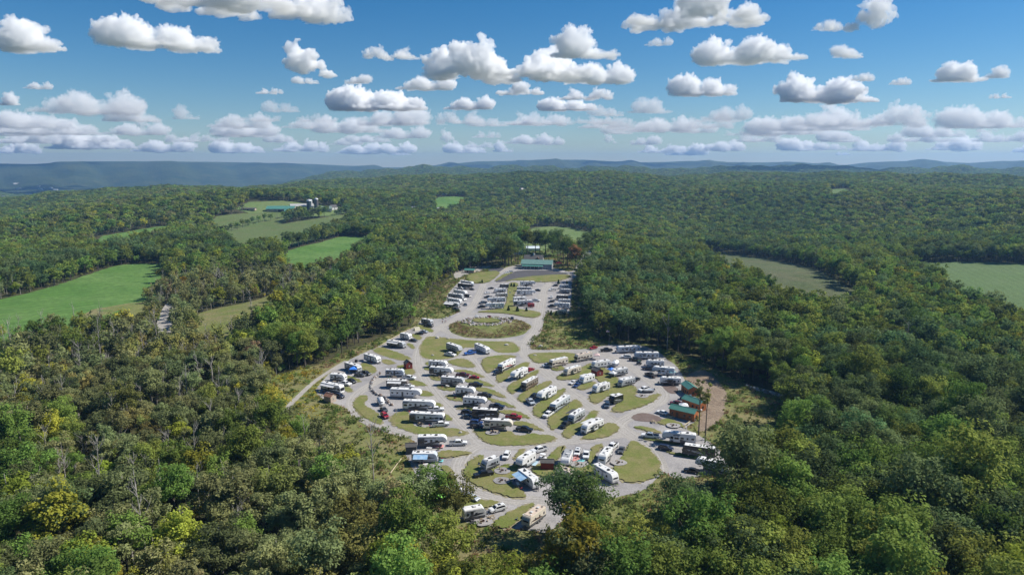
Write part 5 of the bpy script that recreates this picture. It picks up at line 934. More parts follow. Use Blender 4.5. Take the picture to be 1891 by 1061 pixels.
def opening(e,kind,x,y,z,w,hh,axis,m=None,frame=None):
    """window or door on a wall: frame, pane, sill / handle; axis 'x' faces +-y, 'y' faces +-x"""
    m=m or GLASS; s=1 if (y if axis=='x' else x)>0 else -1
    def bx_(nm,par,mm,u0,u1,d0,d1,z0,z1): 
        lo,hi=min(s*d0,s*d1),max(s*d0,s*d1)
        return boxpart(nm,par,mm,u0,u1,lo,hi,z0,z1) if axis=='x' else boxpart(nm,par,mm,lo,hi,u0,u1,z0,z1)
    o=bx_(kind,e,m,-w/2,w/2,-.02,.04,0,hh); o.location=(x+(0 if axis=='x' else s*.01),y+(s*.01 if axis=='x' else 0),z+hh/2)
    fm=frame or WHITEP
    if kind=='window':
        f=.07; bx_('frame',o,fm,-w/2-f,w/2+f,-.0,.055,hh/2,hh/2+f); bx_('sill',o,fm,-w/2-f,w/2+f,0,.09,-hh/2-f,-hh/2); bx_('mullion',o,fm,-.025,.025,.0,.05,-hh/2,hh/2)
    else: bx_('handle',o,STEEL,w*.32,w*.4,.03,.09,-.08,.04)
    return o
def frame_of(p0,p1,p2):
    """building frame from near-left, near-right and far-right corners: centre, angle, length, width"""
    a=Vector(p0);b=Vector(p1); d=b-a; L=d.length; ang=math.atan2(d.y,d.x); return a,ang,L,d.normalized(),Vector((-d.normalized().y,d.normalized().x))
# three log cabins
CB=[('gable-fronted orange log cabin with green metal roof, uppermost of the three',0),('middle orange log cabin with green metal roof behind the white canopy',1),('lowest orange log cabin with green metal roof beside the white car',2)]
for (lab,i),c in zip(CB,CABINS):
    a,ang,L,u,v=frame_of(*c); L=max(L,7.6); Wd=3.9; ctr=(Vector(c[0])+Vector(c[1]))/2+v*(Wd/2)
    e=empty('log_cabin',(ctr.x,ctr.y,.05),ang,lab,'cabin','log cabins on the east edge'); gable(e,L,Wd,3.0,1.0,LOG,GREENROOF,.3,seams=.9)
    for k in range(9):   # log courses
        boxpart('log_course',e,LOG,-L/2-.03,L/2+.03,-Wd/2-.05,-Wd/2-.001,.1+k*.31,.1+k*.31+.25,.03); boxpart('log_course',e,LOG,L/2+.001,L/2+.05,-Wd/2,Wd/2,.1+k*.31,.1+k*.31+.25,.03)
    opening(e,'door',-L*.18,-Wd/2-.05,.15,.95,2.0,'x',mat('cabin_door',(.13,.06,.03),.6)); 
    for xx in (-L*.38,L*.12,L*.34): opening(e,'window',xx,-Wd/2-.05,1.05,.8,.85,'x',frame=mat('cabin_trim',(.10,.05,.03),.7))
    opening(e,'window',L/2+.05,0,1.0,.9,.9,'y',frame=MATS['cabin_trim']); boxpart('porch_deck',e,PALEW,-L/2,-L/2+2.2,-Wd/2-1.6,-Wd/2-.06,0,.22)
    for xx in (-L/2+.1,-L/2+2.1): boxpart('porch_post',e,PALEW,xx-.06,xx+.06,-Wd/2-1.55,-Wd/2-1.43,.2,1.1)
    boxpart('cooling_unit',e,mat('ac_box',(.7,.7,.7),.5),L/2+.06,L/2+.5,-1.6,-.9,.5,1.0)
# main barn
a,ang,L,u,v=frame_of(*BARN); Wd=11; ctr=(Vector(BARN[0])+Vector(BARN[1]))/2+v*(Wd/2)
e=empty('camp_barn',(ctr.x,ctr.y,.05),ang,'long grey barn with green metal roof and green porch roof by the asphalt lot','barn'); gable(e,L,Wd,4.4,3.1,GREYP,mat('lodge_roof',(.15,.27,.23),.5,c2=(.18,.30,.26),scale=.4),.5,.18,seams=1.5)
put('porch_roof',MB().add([(-L/2+1,-Wd/2-3.2,2.7),(L*.22,-Wd/2-3.2,2.7),(L*.22,-Wd/2-.01,3.6),(-L/2+1,-Wd/2-.01,3.6),(-L/2+1,-Wd/2-3.2,2.85),(L*.22,-Wd/2-3.2,2.85),(L*.22,-Wd/2-.01,3.75),(-L/2+1,-Wd/2-.01,3.75)],[(3,2,1,0),(4,5,6,7),(0,1,5,4),(1,2,6,5),(2,3,7,6),(3,0,4,7)]).mesh('porch',m=GREENROOF),e)
for k in range(6): xx=-L/2+1.3+k*(L*.72-.6)/5.0*.97; boxpart('porch_post',e,WHITEP,xx-.1,xx+.1,-Wd/2-3.1,-Wd/2-2.9,0,2.75)
for k in range(4): opening(e,'window',-L/2+2.5+k*4.2,-Wd/2,1.0,1.5,1.2,'x')
opening(e,'door',L*.30,-Wd/2,0,1.1,2.2,'x',mat('barn_door',(.35,.36,.37),.6)); opening(e,'door',-L*.05,-Wd/2,0,1.8,2.3,'x',GLASS)
opening(e,'window',L/2,-1.5,1.4,1.4,1.2,'y'); opening(e,'window',L/2,2.2,1.4,1.4,1.2,'y'); opening(e,'window',L/2,0,4.6,1.2,1.2,'y')
# shop house with cupola behind it
hx=(HOUSE[0][0]+HOUSE[1][0])/2; hy=ctr.y+Wd/2+9; e=empty('shop_house',(hx,hy,.05),ang,'dark-roofed house with front gable and white cupola behind the barn','house'); gable(e,16.5,10,6.6,3.4,GREYP,DARKROOF,.5)
put('front_gable',MB().add([(1.2,-5.6,5.8),(6.6,-5.6,5.8),(6.6,0,5.8),(1.2,0,5.8),(3.9,-5.6,9.0),(3.9,0,9.0)],[(3,2,1,0),(0,1,4),(2,3,5),(1,2,5,4),(3,0,4,5)]).mesh('fg',m=mat('gable_brown',(.10,.055,.04),.8)),e)
cu=boxpart('cupola',e,WHITEP,-.75,.75,-.75,.75,9.9,11.6); put('cupola_roof',MB().add([(-1,-1,0),(1,-1,0),(1,1,0),(-1,1,0),(0,0,1.0)],[(3,2,1,0),(0,1,4),(1,2,4),(2,3,4),(3,0,4)]).mesh('cr',m=DARKROOF),cu,loc=(0,0,.85))
for xx in (-6,-3): opening(e,'window',xx,-5,3.6,1.2,1.4,'x')
a,ang,L,u,v=frame_of(*BATH); ctr=(Vector(BATH[0])+Vector(BATH[1]))/2+v*2.2
e=empty('bath_house',(ctr.x,ctr.y,.05),ang,'small grey-brown bath house with green roof beside the paved court','building'); gable(e,8.5,4.4,2.4,1.1,TANP,GREENROOF,.4); opening(e,'door',-1.5,-2.2,0,.9,2,'x',BLACKP); opening(e,'window',1.4,-2.2,1.1,1.1,.7,'x')
def big_tent(x,y,L,Wd,lab,m):
    e=empty('event_tent',(x,y,0),.1,lab,'tent')
    gable(e,L,Wd,3.2,2.0,m,m,.2,.05,wall_name='side_cloth')
big_tent(22,735,14,9,'white and pale blue marquee half hidden by the shade trees behind the barn',mat('marquee',(.60,.68,.74),.6))
big_tent(6,706,9,7,'small white marquee beside the shade trees behind the barn',WHITEP)
def shed(x,y,rz,L,Wd,h,rise,wm,rm,label):
    e=empty('garden_shed',(x,y,.05),rz,label,'shed'); gable(e,L,Wd,h,rise,wm,rm,.18,.08); opening(e,'door',0,-Wd/2,.05,1.1,1.8,'x',wm,WHITEP); opening(e,'window',L/2,0,1.1,.5,.5,'y'); 
    for s in (-1,1): boxpart('skid',e,WOOD,-L/2,L/2,s*Wd*.35-.07,s*Wd*.35+.07,-.06,.04)
    return e
SH=[(R(-62),3.4,3.0,2.5,1.1,REDP,DARKROOF,'red shed with steep black roof at the lane corner by the first row'),(R(-60),4.2,3.4,2.4,.9,REDP,DARKROOF,'plain red shed with brown roof between white trailers on the east lawn'),(R(-4),3.9,2.6,2.3,.6,REDP,DARKROOF,'low red shed with dark roof on the front lawn'),(R(-30),3.6,3.0,2.3,.9,TANP,mat('brown_shingle',(.24,.12,.08),.85),'tan garden shed with brown roof beside the motorhome'),(R(8),3.4,2.8,2.4,.7,mat('shed_grey',(.09,.088,.085),.8),DARKROOF,'dark grey shed behind the trailer with the blue and white awning')]
for p,s in zip(SHEDS,SH): shed(p[0],p[1]+1.2,*s)
# red cargo trailer
e=empty('cargo_trailer',(*CARGO,.05),R(4),'bright red cargo trailer beside a white fifth wheel on the upper lawn','trailer'); boxpart('body',e,paint('red'),-2.2,2.2,-1.1,1.1,.55,2.6,.08); boxpart('roof',e,mat('red_roof',(.36,.06,.06),.5),-2.1,2.1,-1.0,1.0,2.58,2.63); boxpart('door',e,paint('maroon'),-.4,.4,-1.13,-1.09,.7,2.3)
for s in (-1,1): wheel(e,-.3,s*1.02,.34,.22)
# round white camper, white van, boat
def small_camper(pa,pb,label,name):
    c=((pa[0]+pb[0])/2,(pa[1]+pb[1])/2); ang=math.atan2(pa[1]-pb[1],pa[0]-pb[0]); e=empty(name,(*c,.05),ang,label,'camper'); L=5.0
    put('body',MB().prism([(2.5,.5),(2.45,1.3),(2.0,2.1),(1.2,2.55),(-1.3,2.6),(-2.1,2.2),(-2.5,1.4),(-2.5,.5)],-1.05,1.05).mesh('body',bevel=.18,smooth=True,m=paint('white')),e)
    for s in (-1,1):
        boxpart('skirt_panel',e,paint('blue'),-2.3,2.2,s*1.065-.012,s*1.065+.012,.52,.95); wheel(e,-.2,s*.98,.33,.22); boxpart('window',e,GLASS,-.5,.6,s*1.07-.02,s*1.07+.02,1.4,1.95)
    boxpart('front_window',e,GLASS,2.2,2.36,-.6,.6,1.45,1.75); put('hitch',MB().tube([(2.4,0,.5),(3.5,0,.5)],.06,5).mesh('hitch',m=STEEL),e); boxpart('roof_vent',e,BLACKP,-.3,.1,-.2,.2,2.58,2.68)
small_camper(*CAMPER,'small rounded white camper with blue skirt hitched to a grey car','teardrop_camper'); small_camper(*VAN,'small white camper beside the dark-awning trailer','teardrop_camper')
e=empty('motor_boat',(*BOAT,.3),R(190),'small white motor boat on a trailer beside the white pickup','boat')
V=[];F=[];sts=[(-2.3,.9,.25,.95),(-1,.95,.2,.98),(.8,.85,.22,1.02),(1.9,.45,.4,1.1),(2.5,.04,.75,1.18)]
for x_,w_,z0_,z1_ in sts: V+=[(x_,-w_,z1_),(x_,-w_*.7,z0_+.2),(x_,0,z0_),(x_,w_*.7,z0_+.2),(x_,w_,z1_)]
for k in range(4):
    for j in range(4): F.append((k*5+j,k*5+j+1,k*5+j+6,k*5+j+5))
F.append((0,1,2,3,4)); put('hull',MB().add(V,F).mesh('hull',smooth=True,m=paint('white')),e); put('deck',MB().add([(-2.25,-.85,.85),(.5,-.85,.88),(2.3,-.1,1.05),(2.3,.1,1.05),(.5,.85,.88),(-2.25,.85,.85)],[(0,1,2,3,4,5)]).mesh('deck',m=paint('palegrey')),e); boxpart('motor',e,BLACKP,-2.7,-2.35,-.2,.2,.6,1.4,.05); boxpart('trailer_frame',e,STEEL,-2.2,2.8,-.5,.5,.05,.2)
for s in (-1,1): wheel(e,-.6,s*1.0,.28,.2).location.z=.03
# canopies
def canopy(x,y,rz,m,label,sz=3.0):
    e=empty('pop_up_canopy',(x,y,.05),rz,label,'canopy'); h=2.15; a=sz/2
    V=[(-a,-a,h),(a,-a,h),(a,a,h),(-a,a,h),(0,0,h+.85),(-a,-a,h-.25),(a,-a,h-.25),(a,a,h-.25),(-a,a,h-.25)]
    put('cloth_top',MB().add(V,[(0,1,4),(1,2,4),(2,3,4),(3,0,4),(0,5,6,1),(1,6,7,2),(2,7,8,3),(3,8,5,0)]).mesh('cloth',m=m),e)
    for sx in (-1,1):
        for sy in (-1,1): boxpart('leg',e,RIM,sx*(a-.06)-.03,sx*(a-.06)+.03,sy*(a-.06)-.03,sy*(a-.06)+.03,0,h)
    return e
BLUEC=mat('canopy_blue',(.045,.21,.75),.6,c2=(.06,.26,.82),scale=.7); WHITEC=mat('canopy_white',(.74,.74,.74),.6,c2=(.68,.69,.70),scale=.7); GREENC=mat('canopy_green',(.28,.75,.10),.6); TEALC=mat('canopy_teal',(.35,.62,.62),.6); REDC=mat('canopy_red_white',(.62,.45,.42),.6)
CN=[(BLUEC,'bright blue pop-up canopy beside the black pickup on the west edge'),(BLUEC,'small blue canopy next to a white one by the black-awning trailer'),(WHITEC,'white pop-up canopy next to the small blue one'),(WHITEC,'white pop-up canopy between the two lower cabins'),(GREENC,'lime green canopy under the leafy tree by the half hidden trailer'),(WHITEC,'white pop-up canopy beside the dark-awning trailer'),(REDC,'faded red and white canopy in the upper lawn row'),(TEALC,'pale teal canopy behind the trailer next to the gable-fronted cabin')]
for i,(p,(m_,l)) in enumerate(zip(CANOPY,CN)): canopy(p[0],p[1],i*.5,m_,l,3.2 if i in(0,3) else 2.8)
e=empty('beige_tent',(*TENT,.05),.5,'beige ridge tent pitched between the black and silver cars','tent'); put('cloth',MB().add([(-1.6,-1.4,0),(1.6,-1.4,0),(1.6,1.4,0),(-1.6,1.4,0),(-1.5,0,1.9),(1.5,0,1.9)],[(3,2,1,0),(0,1,5,4),(2,3,4,5),(1,2,5),(3,0,4)]).mesh('cloth',m=mat('tent_cloth',(.52,.48,.36),.8)),e); put('door_flap',MB().add([(1.57,-.5,.02),(1.57,.5,.02),(1.54,0,1.2),(1.61,-.5,.02),(1.61,.5,.02),(1.58,0,1.2)],[(0,1,2),(5,4,3),(0,3,4,1),(1,4,5,2),(2,5,3,0)]).mesh('flap',m=mat('tent_dark',(.2,.18,.14),.8)),e)
# ------------------------------------------------------------------ camp furniture
def picnic(x,y,rz,label):
    e=empty('picnic_table',(x,y,.04),rz,label,'table','picnic tables on the sites')
    for k in range(4): boxpart('table_board',e,WOOD,-.9,.9,-.36+k*.185,-.36+k*.185+.165,.72,.76)
    for s in (-1,1): boxpart('bench',e,WOOD,-.9,.9,s*.68-.13,s*.68+.13,.42,.46)
    for xx in (-.65,.65): put('leg_frame',cached(('pf',xx),lambda:MB().tube([(xx,-.7,.0),(xx,-.25,.72)],.045,5).tube([(xx,.7,.0),(xx,.25,.72)],.045,5).box(xx-.03,xx+.03,-.78,.78,.36,.43).mesh('pf',m=WOOD)),e)
TB=['by the cream trailer with one slide-out','beside the box trailer on the wood-edge lawn','on the gravel below the mulch bed','by the patio of the swoosh motorhome','next to the round-nosed trailer','beside the round-nosed trailer door','below the bright blue awning','beside the grey-awning trailer']
for i,(p,t) in enumerate(zip(TABLES,TB)): picnic(p[0],p[1],i*.7,'weathered wooden picnic table '+t)
rock_m=[mat('rock_grey',(.34,.335,.33),.9,c2=(.24,.235,.23),scale=2),mat('rock_pale',(.50,.47,.43),.9,c2=(.38,.35,.32),scale=2),mat('rock_brown',(.27,.20,.16),.9,c2=(.19,.145,.12),scale=2)]
def rock_mesh(seed):
    r_=np.random.default_rng(seed); V,F=ICO1; d=1+r_.uniform(-.28,.28,len(V)); V=V*d[:,None]*np.array([1,r_.uniform(.65,1),r_.uniform(.55,.85)]); return mesh_from(V,F)
ROCKS=[]
for i in range(9): me=rock_mesh(300+i); me.materials.append(rock_m[i%3]); ROCKS.append(me)
def fire(x,y,label):
    e=empty('fire_ring',(x,y,.10),0,label,'fire ring','stone fire rings on the sites'); V=[];F=[];n=18
    for r_,z_ in ((.42,.0),(.42,.28),(.36,.28),(.36,.02)):
        for j in range(n): t=2*math.pi*j/n; V.append((r_*math.cos(t),r_*math.sin(t),z_))
    for k in range(3):
        for j in range(n): F.append((k*n+j,k*n+(j+1)%n,(k+1)*n+(j+1)%n,(k+1)*n+j))
    put('steel_ring',cached('fr',lambda:MB().add(V,F).mesh('fr',m=mat('rusty_steel',(.12,.07,.05),.8))),e); put('ash_bed',cached('ash',lambda:MB().add(*[( [(.35*math.cos(2*math.pi*j/12),.35*math.sin(2*math.pi*j/12),.05) for j in range(12)]),[tuple(range(12))]]).mesh('ash',m=mat('ash',(.12,.115,.11),1))),e)
    for k in range(3): put('log_seat',cached('ls',lambda:MB().tube([(-.35,0,.16),(.35,0,.16)],.16,7).mesh('ls',m=WOOD)),e,loc=(1.1*math.cos(k*2.1),1.1*math.sin(k*2.1),0)).rotation_euler=(0,0,k*2.1+1.57)
FB=['below the box trailer on the wood-edge lawn','on a gravel patch below the cream fifth wheel','on the gravel patch by the white boat','on the gravel below the lowest cabin','beside the teardrop lawn','near the teal mat','on the lawn beside the bright blue awning','by the camping gear of the plain box trailer']
for i,(p,t) in enumerate(zip(FIRES,FB)):
    flat_sheet('fire_pad',[(p[0]+2.6*math.cos(k*.63),p[1]+2.4*math.sin(k*.63)) for k in range(10)],.43+.004*i,MATS['gravel'],seed=90+i,jit=.12,smooth=1); 
    fire(p[0],p[1],'steel fire ring with log seats '+t)
for o in [o for o in bpy.data.objects if o.name.startswith('fire_ring')]: o.location.z=.44
MATC={'pink':(.62,.22,.20),'pale_pink':(.62,.42,.40),'red':(.50,.18,.15),'teal':(.10,.50,.52),'blue':(.36,.52,.62)}
ML=['pink patio mat below the two-level fifth wheel','pale pink patio mat at the short fifth wheel','red and white swirl mat beside the grey roofed trailer','teal patio mat below the red swirl mat','pale blue patio mat beside a white fifth wheel','teal mat in front of the blue and white awning']
for i,((p,c),l) in enumerate(zip(GROUNDMATS,ML)):
    w,d=((4.2,2.2),(2.6,1.8),(2.8,2.4),(2.2,1.8),(3.2,2.2),(1.8,1.2))[i]; e=empty('patio_mat',(p[0],p[1],.36),i*.3,l,'mat'); cc=MATC[c]
    boxpart('woven_sheet',e,mat('mat_'+c,cc,.9,c2=tuple(v*.7+.12 for v in cc),scale=1.6),-w/2,w/2,-d/2,d/2,.0,.02)
    bd=mat('mat_edge_'+c,tuple(min(.8,v*.5+.35) for v in cc),.9)
    for s in (-1,1): boxpart('border',e,bd,-w/2-.08,w/2+.08,s*(d/2+.04)-.04,s*(d/2+.04)+.04,0,.022); boxpart('border',e,bd,s*(w/2+.04)-.04,s*(w/2+.04)+.04,-d/2,d/2,0,.022)
    for k,(cx_,cy_) in enumerate(((-w*.3,.3),(w*.28,-.2))):
        ch=empty('folding_chair',(p[0]+cx_*math.cos(i*.3)-cy_*math.sin(i*.3),p[1]+cx_*math.sin(i*.3)+cy_*math.cos(i*.3),.38),i+k*1.8,'folding camp chair standing on the '+l.split(' mat')[0]+' mat','chair','camp chairs on patio mats'); cm_=mat('chair_'+('red','navy','green')[(i+k)%3],((.25,.03,.03),(.03,.05,.14),(.04,.10,.05))[(i+k)%3],.8)
        boxpart('seat',ch,cm_,-.27,.27,-.25,.25,.40,.44); boxpart('backrest',ch,cm_,-.31,-.26,-.25,.25,.42,.95)
        for sx in (-1,1):
            for sy in (-1,1): boxpart('leg',ch,STEEL,sx*.25-.02,sx*.25+.02,sy*.24-.02,sy*.24+.02,0,.41)
# gear spread about the pitches: coolers and folding tables
def camp_chair(x,y,rz,cm_,label,group,z):
    ch=empty('folding_chair',(x,y,z),rz,label,'chair',group); boxpart('seat',ch,cm_,-.27,.27,-.25,.25,.40,.44); boxpart('backrest',ch,cm_,-.31,-.26,-.25,.25,.42,.95)
    for sx in (-1,1):
        for sy in (-1,1): boxpart('leg',ch,STEEL,sx*.25-.02,sx*.25+.02,sy*.24-.02,sy*.24+.02,0,.41)
grs=random.Random(44); CHC=[mat('chair_'+n,c_,.8) for n,c_ in (('red',(.25,.03,.03)),('navy',(.03,.05,.14)),('green',(.04,.10,.05)),('tan',(.35,.28,.2)))]
for i,r in enumerate(RV):
    if r[2]>330 or grs.random()<.25: continue
    a_=R(r[3]); fw=Vector((math.cos(a_),math.sin(a_))); rt=Vector((fw.y,-fw.x)); c0=Vector((r[1],r[2])); sh_=' '.join(r[7].split()[:9])
    p=c0+rt*grs.uniform(3.0,3.9)+fw*grs.uniform(-1.5,1.0)
    t=empty('folding_table',(p.x,p.y,.3),a_+grs.uniform(-.5,.5),'folding table outside the '+sh_,'table'); tm=(WHITEP,CHC[3],BLACKP)[i%3]; boxpart('table_top',t,tm,-.9,.9,-.38,.38,.70,.74)
    for sx in (-1,1):
        for sy in (-1,1): boxpart('leg',t,STEEL,sx*.8-.02,sx*.8+.02,sy*.3-.02,sy*.3+.02,-.28,.71)
    for k in range(grs.choice((1,2,3))):
        q=c0+rt*grs.uniform(2.6,4.6)+fw*grs.uniform(-3.6,2.8)
        if (q-p).length<1.2: continue
        camp_chair(q.x,q.y,grs.uniform(0,6.3),CHC[grs.randrange(4)],'camp chair outside the '+sh_,'camp chairs outside the '+sh_,.05)
    if grs.random()<.6:
        q=c0+rt*grs.uniform(1.9,2.6)+fw*grs.uniform(-2.5,1.5); k_=empty('cooler',(q.x,q.y,.05),grs.uniform(0,6),'cooler box beside the '+sh_,'cooler'); m_=paint(grs.choice(('white','red','blue','slate'))); boxpart('box',k_,m_,-.4,.4,-.25,.25,0,.42,.03); boxpart('lid',k_,WHITEP,-.42,.42,-.27,.27,.42,.5,.02)

e=empty('waste_bin',(*BIN,.05),0,'dark grey waste bin beside the lone white trailer','bin'); boxpart('bin_body',e,BLACKP,-.6,.6,-.5,.5,0,1.1,.05); boxpart('lid',e,mat('bin_lid',(.05,.05,.05),.5),-.64,.64,-.54,.54,1.1,1.18,.02)
for (p,c),l in zip(CARTS,('blue covered golf cart below the half hidden white trailer','white golf cart by the low red shed','dark green utility cart at the nose of a white trailer')):
    e=empty('golf_cart',(*p,.1),2.6,l,'golf cart'); m_=paint({'blue':'blue','white':'white','green':'darkgreen'}[c]); boxpart('body',e,m_,-1.2,1.2,-.6,.6,.25,.75,.08); boxpart('roof',e,mat('cart_roof_'+c,{'blue':(.30,.42,.72),'white':(.75,.75,.75),'green':(.05,.09,.06)}[c],.5),-1.0,.8,-.6,.6,1.75,1.82,.03); boxpart('seat',e,BLACKP,-.5,0,-.5,.5,.75,.95)
    for sx in (-.95,.75):
        for sy in (-1,1): boxpart('roof_post',e,STEEL,sx-.02,sx+.02,sy*.55-.02,sy*.55+.02,.7,1.76)
    for xx in (-.8,.8):
        for s in (-1,1): wheel(e,xx,s*.52,.24,.18)
# flagpole
e=empty('flagpole',(*FLAG,0),0,'thin flagpole flying a small striped flag at the dark wood edge','flagpole'); put('pole',MB().tube([(0,0,-.2),(0,0,7.6)],[.06,.035],8).mesh('pole',m=RIM),e); boxpart('base',e,CONC,-.4,.4,-.4,.4,0,.3)
fl=put('flag',MB().box(-1.6,-.04,-.012,.012,6.6,7.5).mesh('flag',m=mat('flag_white',(.7,.68,.67),.8)),e)
for k in range(4): boxpart('flag_stripe',fl,mat('flag_red',(.45,.06,.07),.8),-1.6,-.04,-.016,.016,6.62+k*.24,6.72+k*.24)
boxpart('flag_canton',fl,mat('flag_blue',(.05,.07,.22),.8),-.66,-.04,-.02,.02,7.05,7.5)
# rails, walls, rocks
def rail(pts,label):
    e=empty('log_rail',(pts[0][0],pts[0][1],0),0,label,'rail'); o=Vector((pts[0][0],pts[0][1],0))
    for a_,b_ in zip(pts[:-1],pts[1:]):
        A=Vector((*a_,.35))-o; B=Vector((*b_,.35))-o; n=max(1,int((B-A).length/3.2))
        for k in range(n): put('log',MB().tube([A.lerp(B,k/n),A.lerp(B,(k+.97)/n)],.16,7).mesh('log',m=PALEW),e)
        for k in range(n): p=A.lerp(B,k/n); boxpart('post',e,WOOD,p.x-.1,p.x+.1,p.y-.1,p.y+.1,-.05,.5)
for p,l in zip(RAIL,('pale log guard rail along the west bank below the beige tent','pale log guard rail along the bank above the beige tent','weathered log rail running down the slope behind the grey shed','short pale log rail beside the lowest cabin')): rail(p,l)
rr_=random.Random(12)
def along(pts,step):
    out_=[]; c=chaikin(pts,2,False)
    for a_,b_ in zip(c[:-1],c[1:]):
        L=math.dist(a_,b_); n=max(1,round(L/step))
        for k in range(n): t=k/n; out_.append((a_[0]+(b_[0]-a_[0])*t,a_[1]+(b_[1]-a_[1])*t))
    return out_
def stone_row(name,pts,label,step,lo,hi,rows):
    e=empty(name,(pts[0][0],pts[0][1],0),0,label,'stone wall')
    for x,y in along(pts,step):
        for k in range(rows):
            o=put('stone',ROCKS[rr_.randrange(9)],e,loc=(x-pts[0][0]+rr_.uniform(-.35,.35),y-pts[0][1]+rr_.uniform(-.35,.35),.2+.45*k)); s=rr_.uniform(lo,hi); o.scale=(s,s,s); o.rotation_euler=(0,0,rr_.uniform(0,6.3))
stone_row('stone_wall',WALL,'curved dry stone wall along the weedy bank by the outer loop',.85,.4,.65,2); stone_row('stone_row',STONES,'row of loose grey stones at the edge of the weedy opening in the wood',.9,.4,.8,3)
e=empty('stone_ring',(*RING[0],.6),0,'wide ring of piled boulders round the grass on the earth mound','rock pile'); rx=(RING[2][0]-RING[1][0])/2; ry=(RING[3][1]-RING[4][1])/2
for k in range(270):
    t=rr_.uniform(0,6.283); q=rr_.uniform(.60,1.0)
    if math.sin(t)>.82 and rr_.random()<.75: continue
    o=put('stone',ROCKS[rr_.randrange(9)],e,loc=(rx*q*math.cos(t),ry*q*math.sin(t),.35+.35*rr_.random())); s=rr_.uniform(.35,.85); o.scale=(s*1.15,s,s); o.rotation_euler=(rr_.uniform(0,.5),0,rr_.uniform(0,6.3))
flat_sheet('lawn',[(RING[0][0]+rx*.52*math.cos(k*.42),RING[0][1]+1+ry*.5*math.sin(k*.42)) for k in range(15)],1.34,MATS['lawn'],seed=99,smooth=1)
BL=['big pale boulder at the lane corner of the ring lawn','pale boulder beside the big one on the ring lawn','pale boulder at the east tip of the ring lawn','long flat boulder on the grass east of the crossing','pale boulder at the corner of the cream motorhome lawn']
for i,p in enumerate(BOULD):
    o=put('boulder',ROCKS[(i*3+1)%9],None,loc=(p[0],p[1],.35)); s=(1.15,.85,.95,1.2,.8)[i] if i<5 else .6; o.scale=(s*1.3,s,s); tag(o,BL[i] if i<5 else 'small pale kerb boulder beside the gravel road','boulder',None if i<5 else 'kerb boulders')
for i,p in enumerate(POSTS):
    l=('white information sign on a post in the upper lawn','small sign on a post in front of the lowest cabin','thin white lamp post at the upper green','white marker post beside the weedy bank')[i]
    e=empty('sign_post',(*p,.1),0,l,'sign'); boxpart('post',e,WHITEP,-.06,.06,-.06,.06,0,2.6); boxpart('sign_board',e,WHITEP if i!=1 else mat('sign_brown',(.18,.07,.05),.7),-.45,.45,-.1,-.065,1.6,2.5)
# utility pedestals beside each trailer pad
for i,r in enumerate(RV):
    if i%2==0 and r[2]<380:
        a_=R(r[3]); px_=r[1]-math.sin(a_)*3.0*(1)+math.cos(a_)*-1.0; py_=r[2]+math.cos(a_)*3.0-math.sin(a_)*1.0
        e=empty('power_pedestal',(px_,py_,.05),a_,'power pedestal at the '+' '.join(r[7].split()[:10]),'pedestal','power pedestals at the pads'); boxpart('post',e,PALEW,-.07,.07,-.07,.07,0,1.3); boxpart('meter_box',e,RIM,-.15,.15,.07,.2,.75,1.25)
# ------------------------------------------------------------------ people by the road
def person(x,y,rz,shirt,trousers,hair,label,group=None):
    e=empty('person',(x,y,.06),rz,label,'person',group)
    J=dict(pel=(0,0,.92),ch=(0,0,1.30),nk=(0,0,1.50),hd=(.01,0,1.58),tp=(.02,0,1.74),ls=(0,.19,1.40),le=(-.03,.24,1.13),lh=(.05,.25,.88),rs=(0,-.19,1.40),re=(.02,-.24,1.13),rh=(.12,-.24,.90),lhp=(0,.10,.88),lk=(.08,.11,.48),la=(.02,.11,.08),lt=(.16,.12,.04),rhp=(0,-.10,.88),rk=(.0,-.11,.48),ra=(-.12,-.11,.09),rt=(.02,-.12,.04))
    rad=dict(pel=.15,ch=.16,nk=.06,hd=.095,tp=.085,ls=.07,le=.05,lh=.04,rs=.07,re=.05,rh=.04,lhp=.10,lk=.07,la=.05,lt=.04,rhp=.10,rk=.07,ra=.05,rt=.04)
    K=list(J); E=[('pel','ch'),('ch','nk'),('nk','hd'),('hd','tp'),('ch','ls'),('ls','le'),('le','lh'),('ch','rs'),('rs','re'),('re','rh'),('pel','lhp'),('lhp','lk'),('lk','la'),('la','lt'),('pel','rhp'),('rhp','rk'),('rk','ra'),('ra','rt')]
    me=bpy.data.meshes.new('body'); me.from_pydata([J[k] for k in K],[(K.index(a_),K.index(b_)) for a_,b_ in E],[]); o=bpy.data.objects.new('tmp',me); COL.objects.link(o)
    md=o.modifiers.new('s','SKIN'); 
    for k,sv in zip(K,me.skin_vertices[0].data): sv.radius=(rad[k],rad[k]); sv.use_root=(k=='pel')
    ss=o.modifiers.new('d','SUBSURF'); ss.levels=1
    bm_=bpy.data.meshes.new_from_object(o.evaluated_get(bpy.context.evaluated_depsgraph_get())); bpy.data.objects.remove(o)
    sk=mat('skin',(.48,.30,.22),.6)
    for m_ in (sk,shirt,trousers,BLACKP): bm_.materials.append(m_)
    for p_ in bm_.polygons:
        c=p_.center; p_.material_index=3 if c.z<.09 else (2 if c.z<.93 and abs(c.y)<.22 else (1 if c.z<1.49 and (c.z>1.12 or abs(c.y)<.2) else 0)); p_.use_smooth=True
    put('body',bm_,e)
    V,F=ICO1; put('hair',mesh_from([(.0+v[0]*.105,v[1]*.1,1.69+v[2]*.095) for v in V if True],F,smooth=True),e,hair)
    return e
HAIR=mat('hair_brown',(.06,.035,.02),.7); JEANS=mat('jeans',(.05,.07,.13),.8); SHORTS=mat('khaki',(.30,.25,.17),.8)
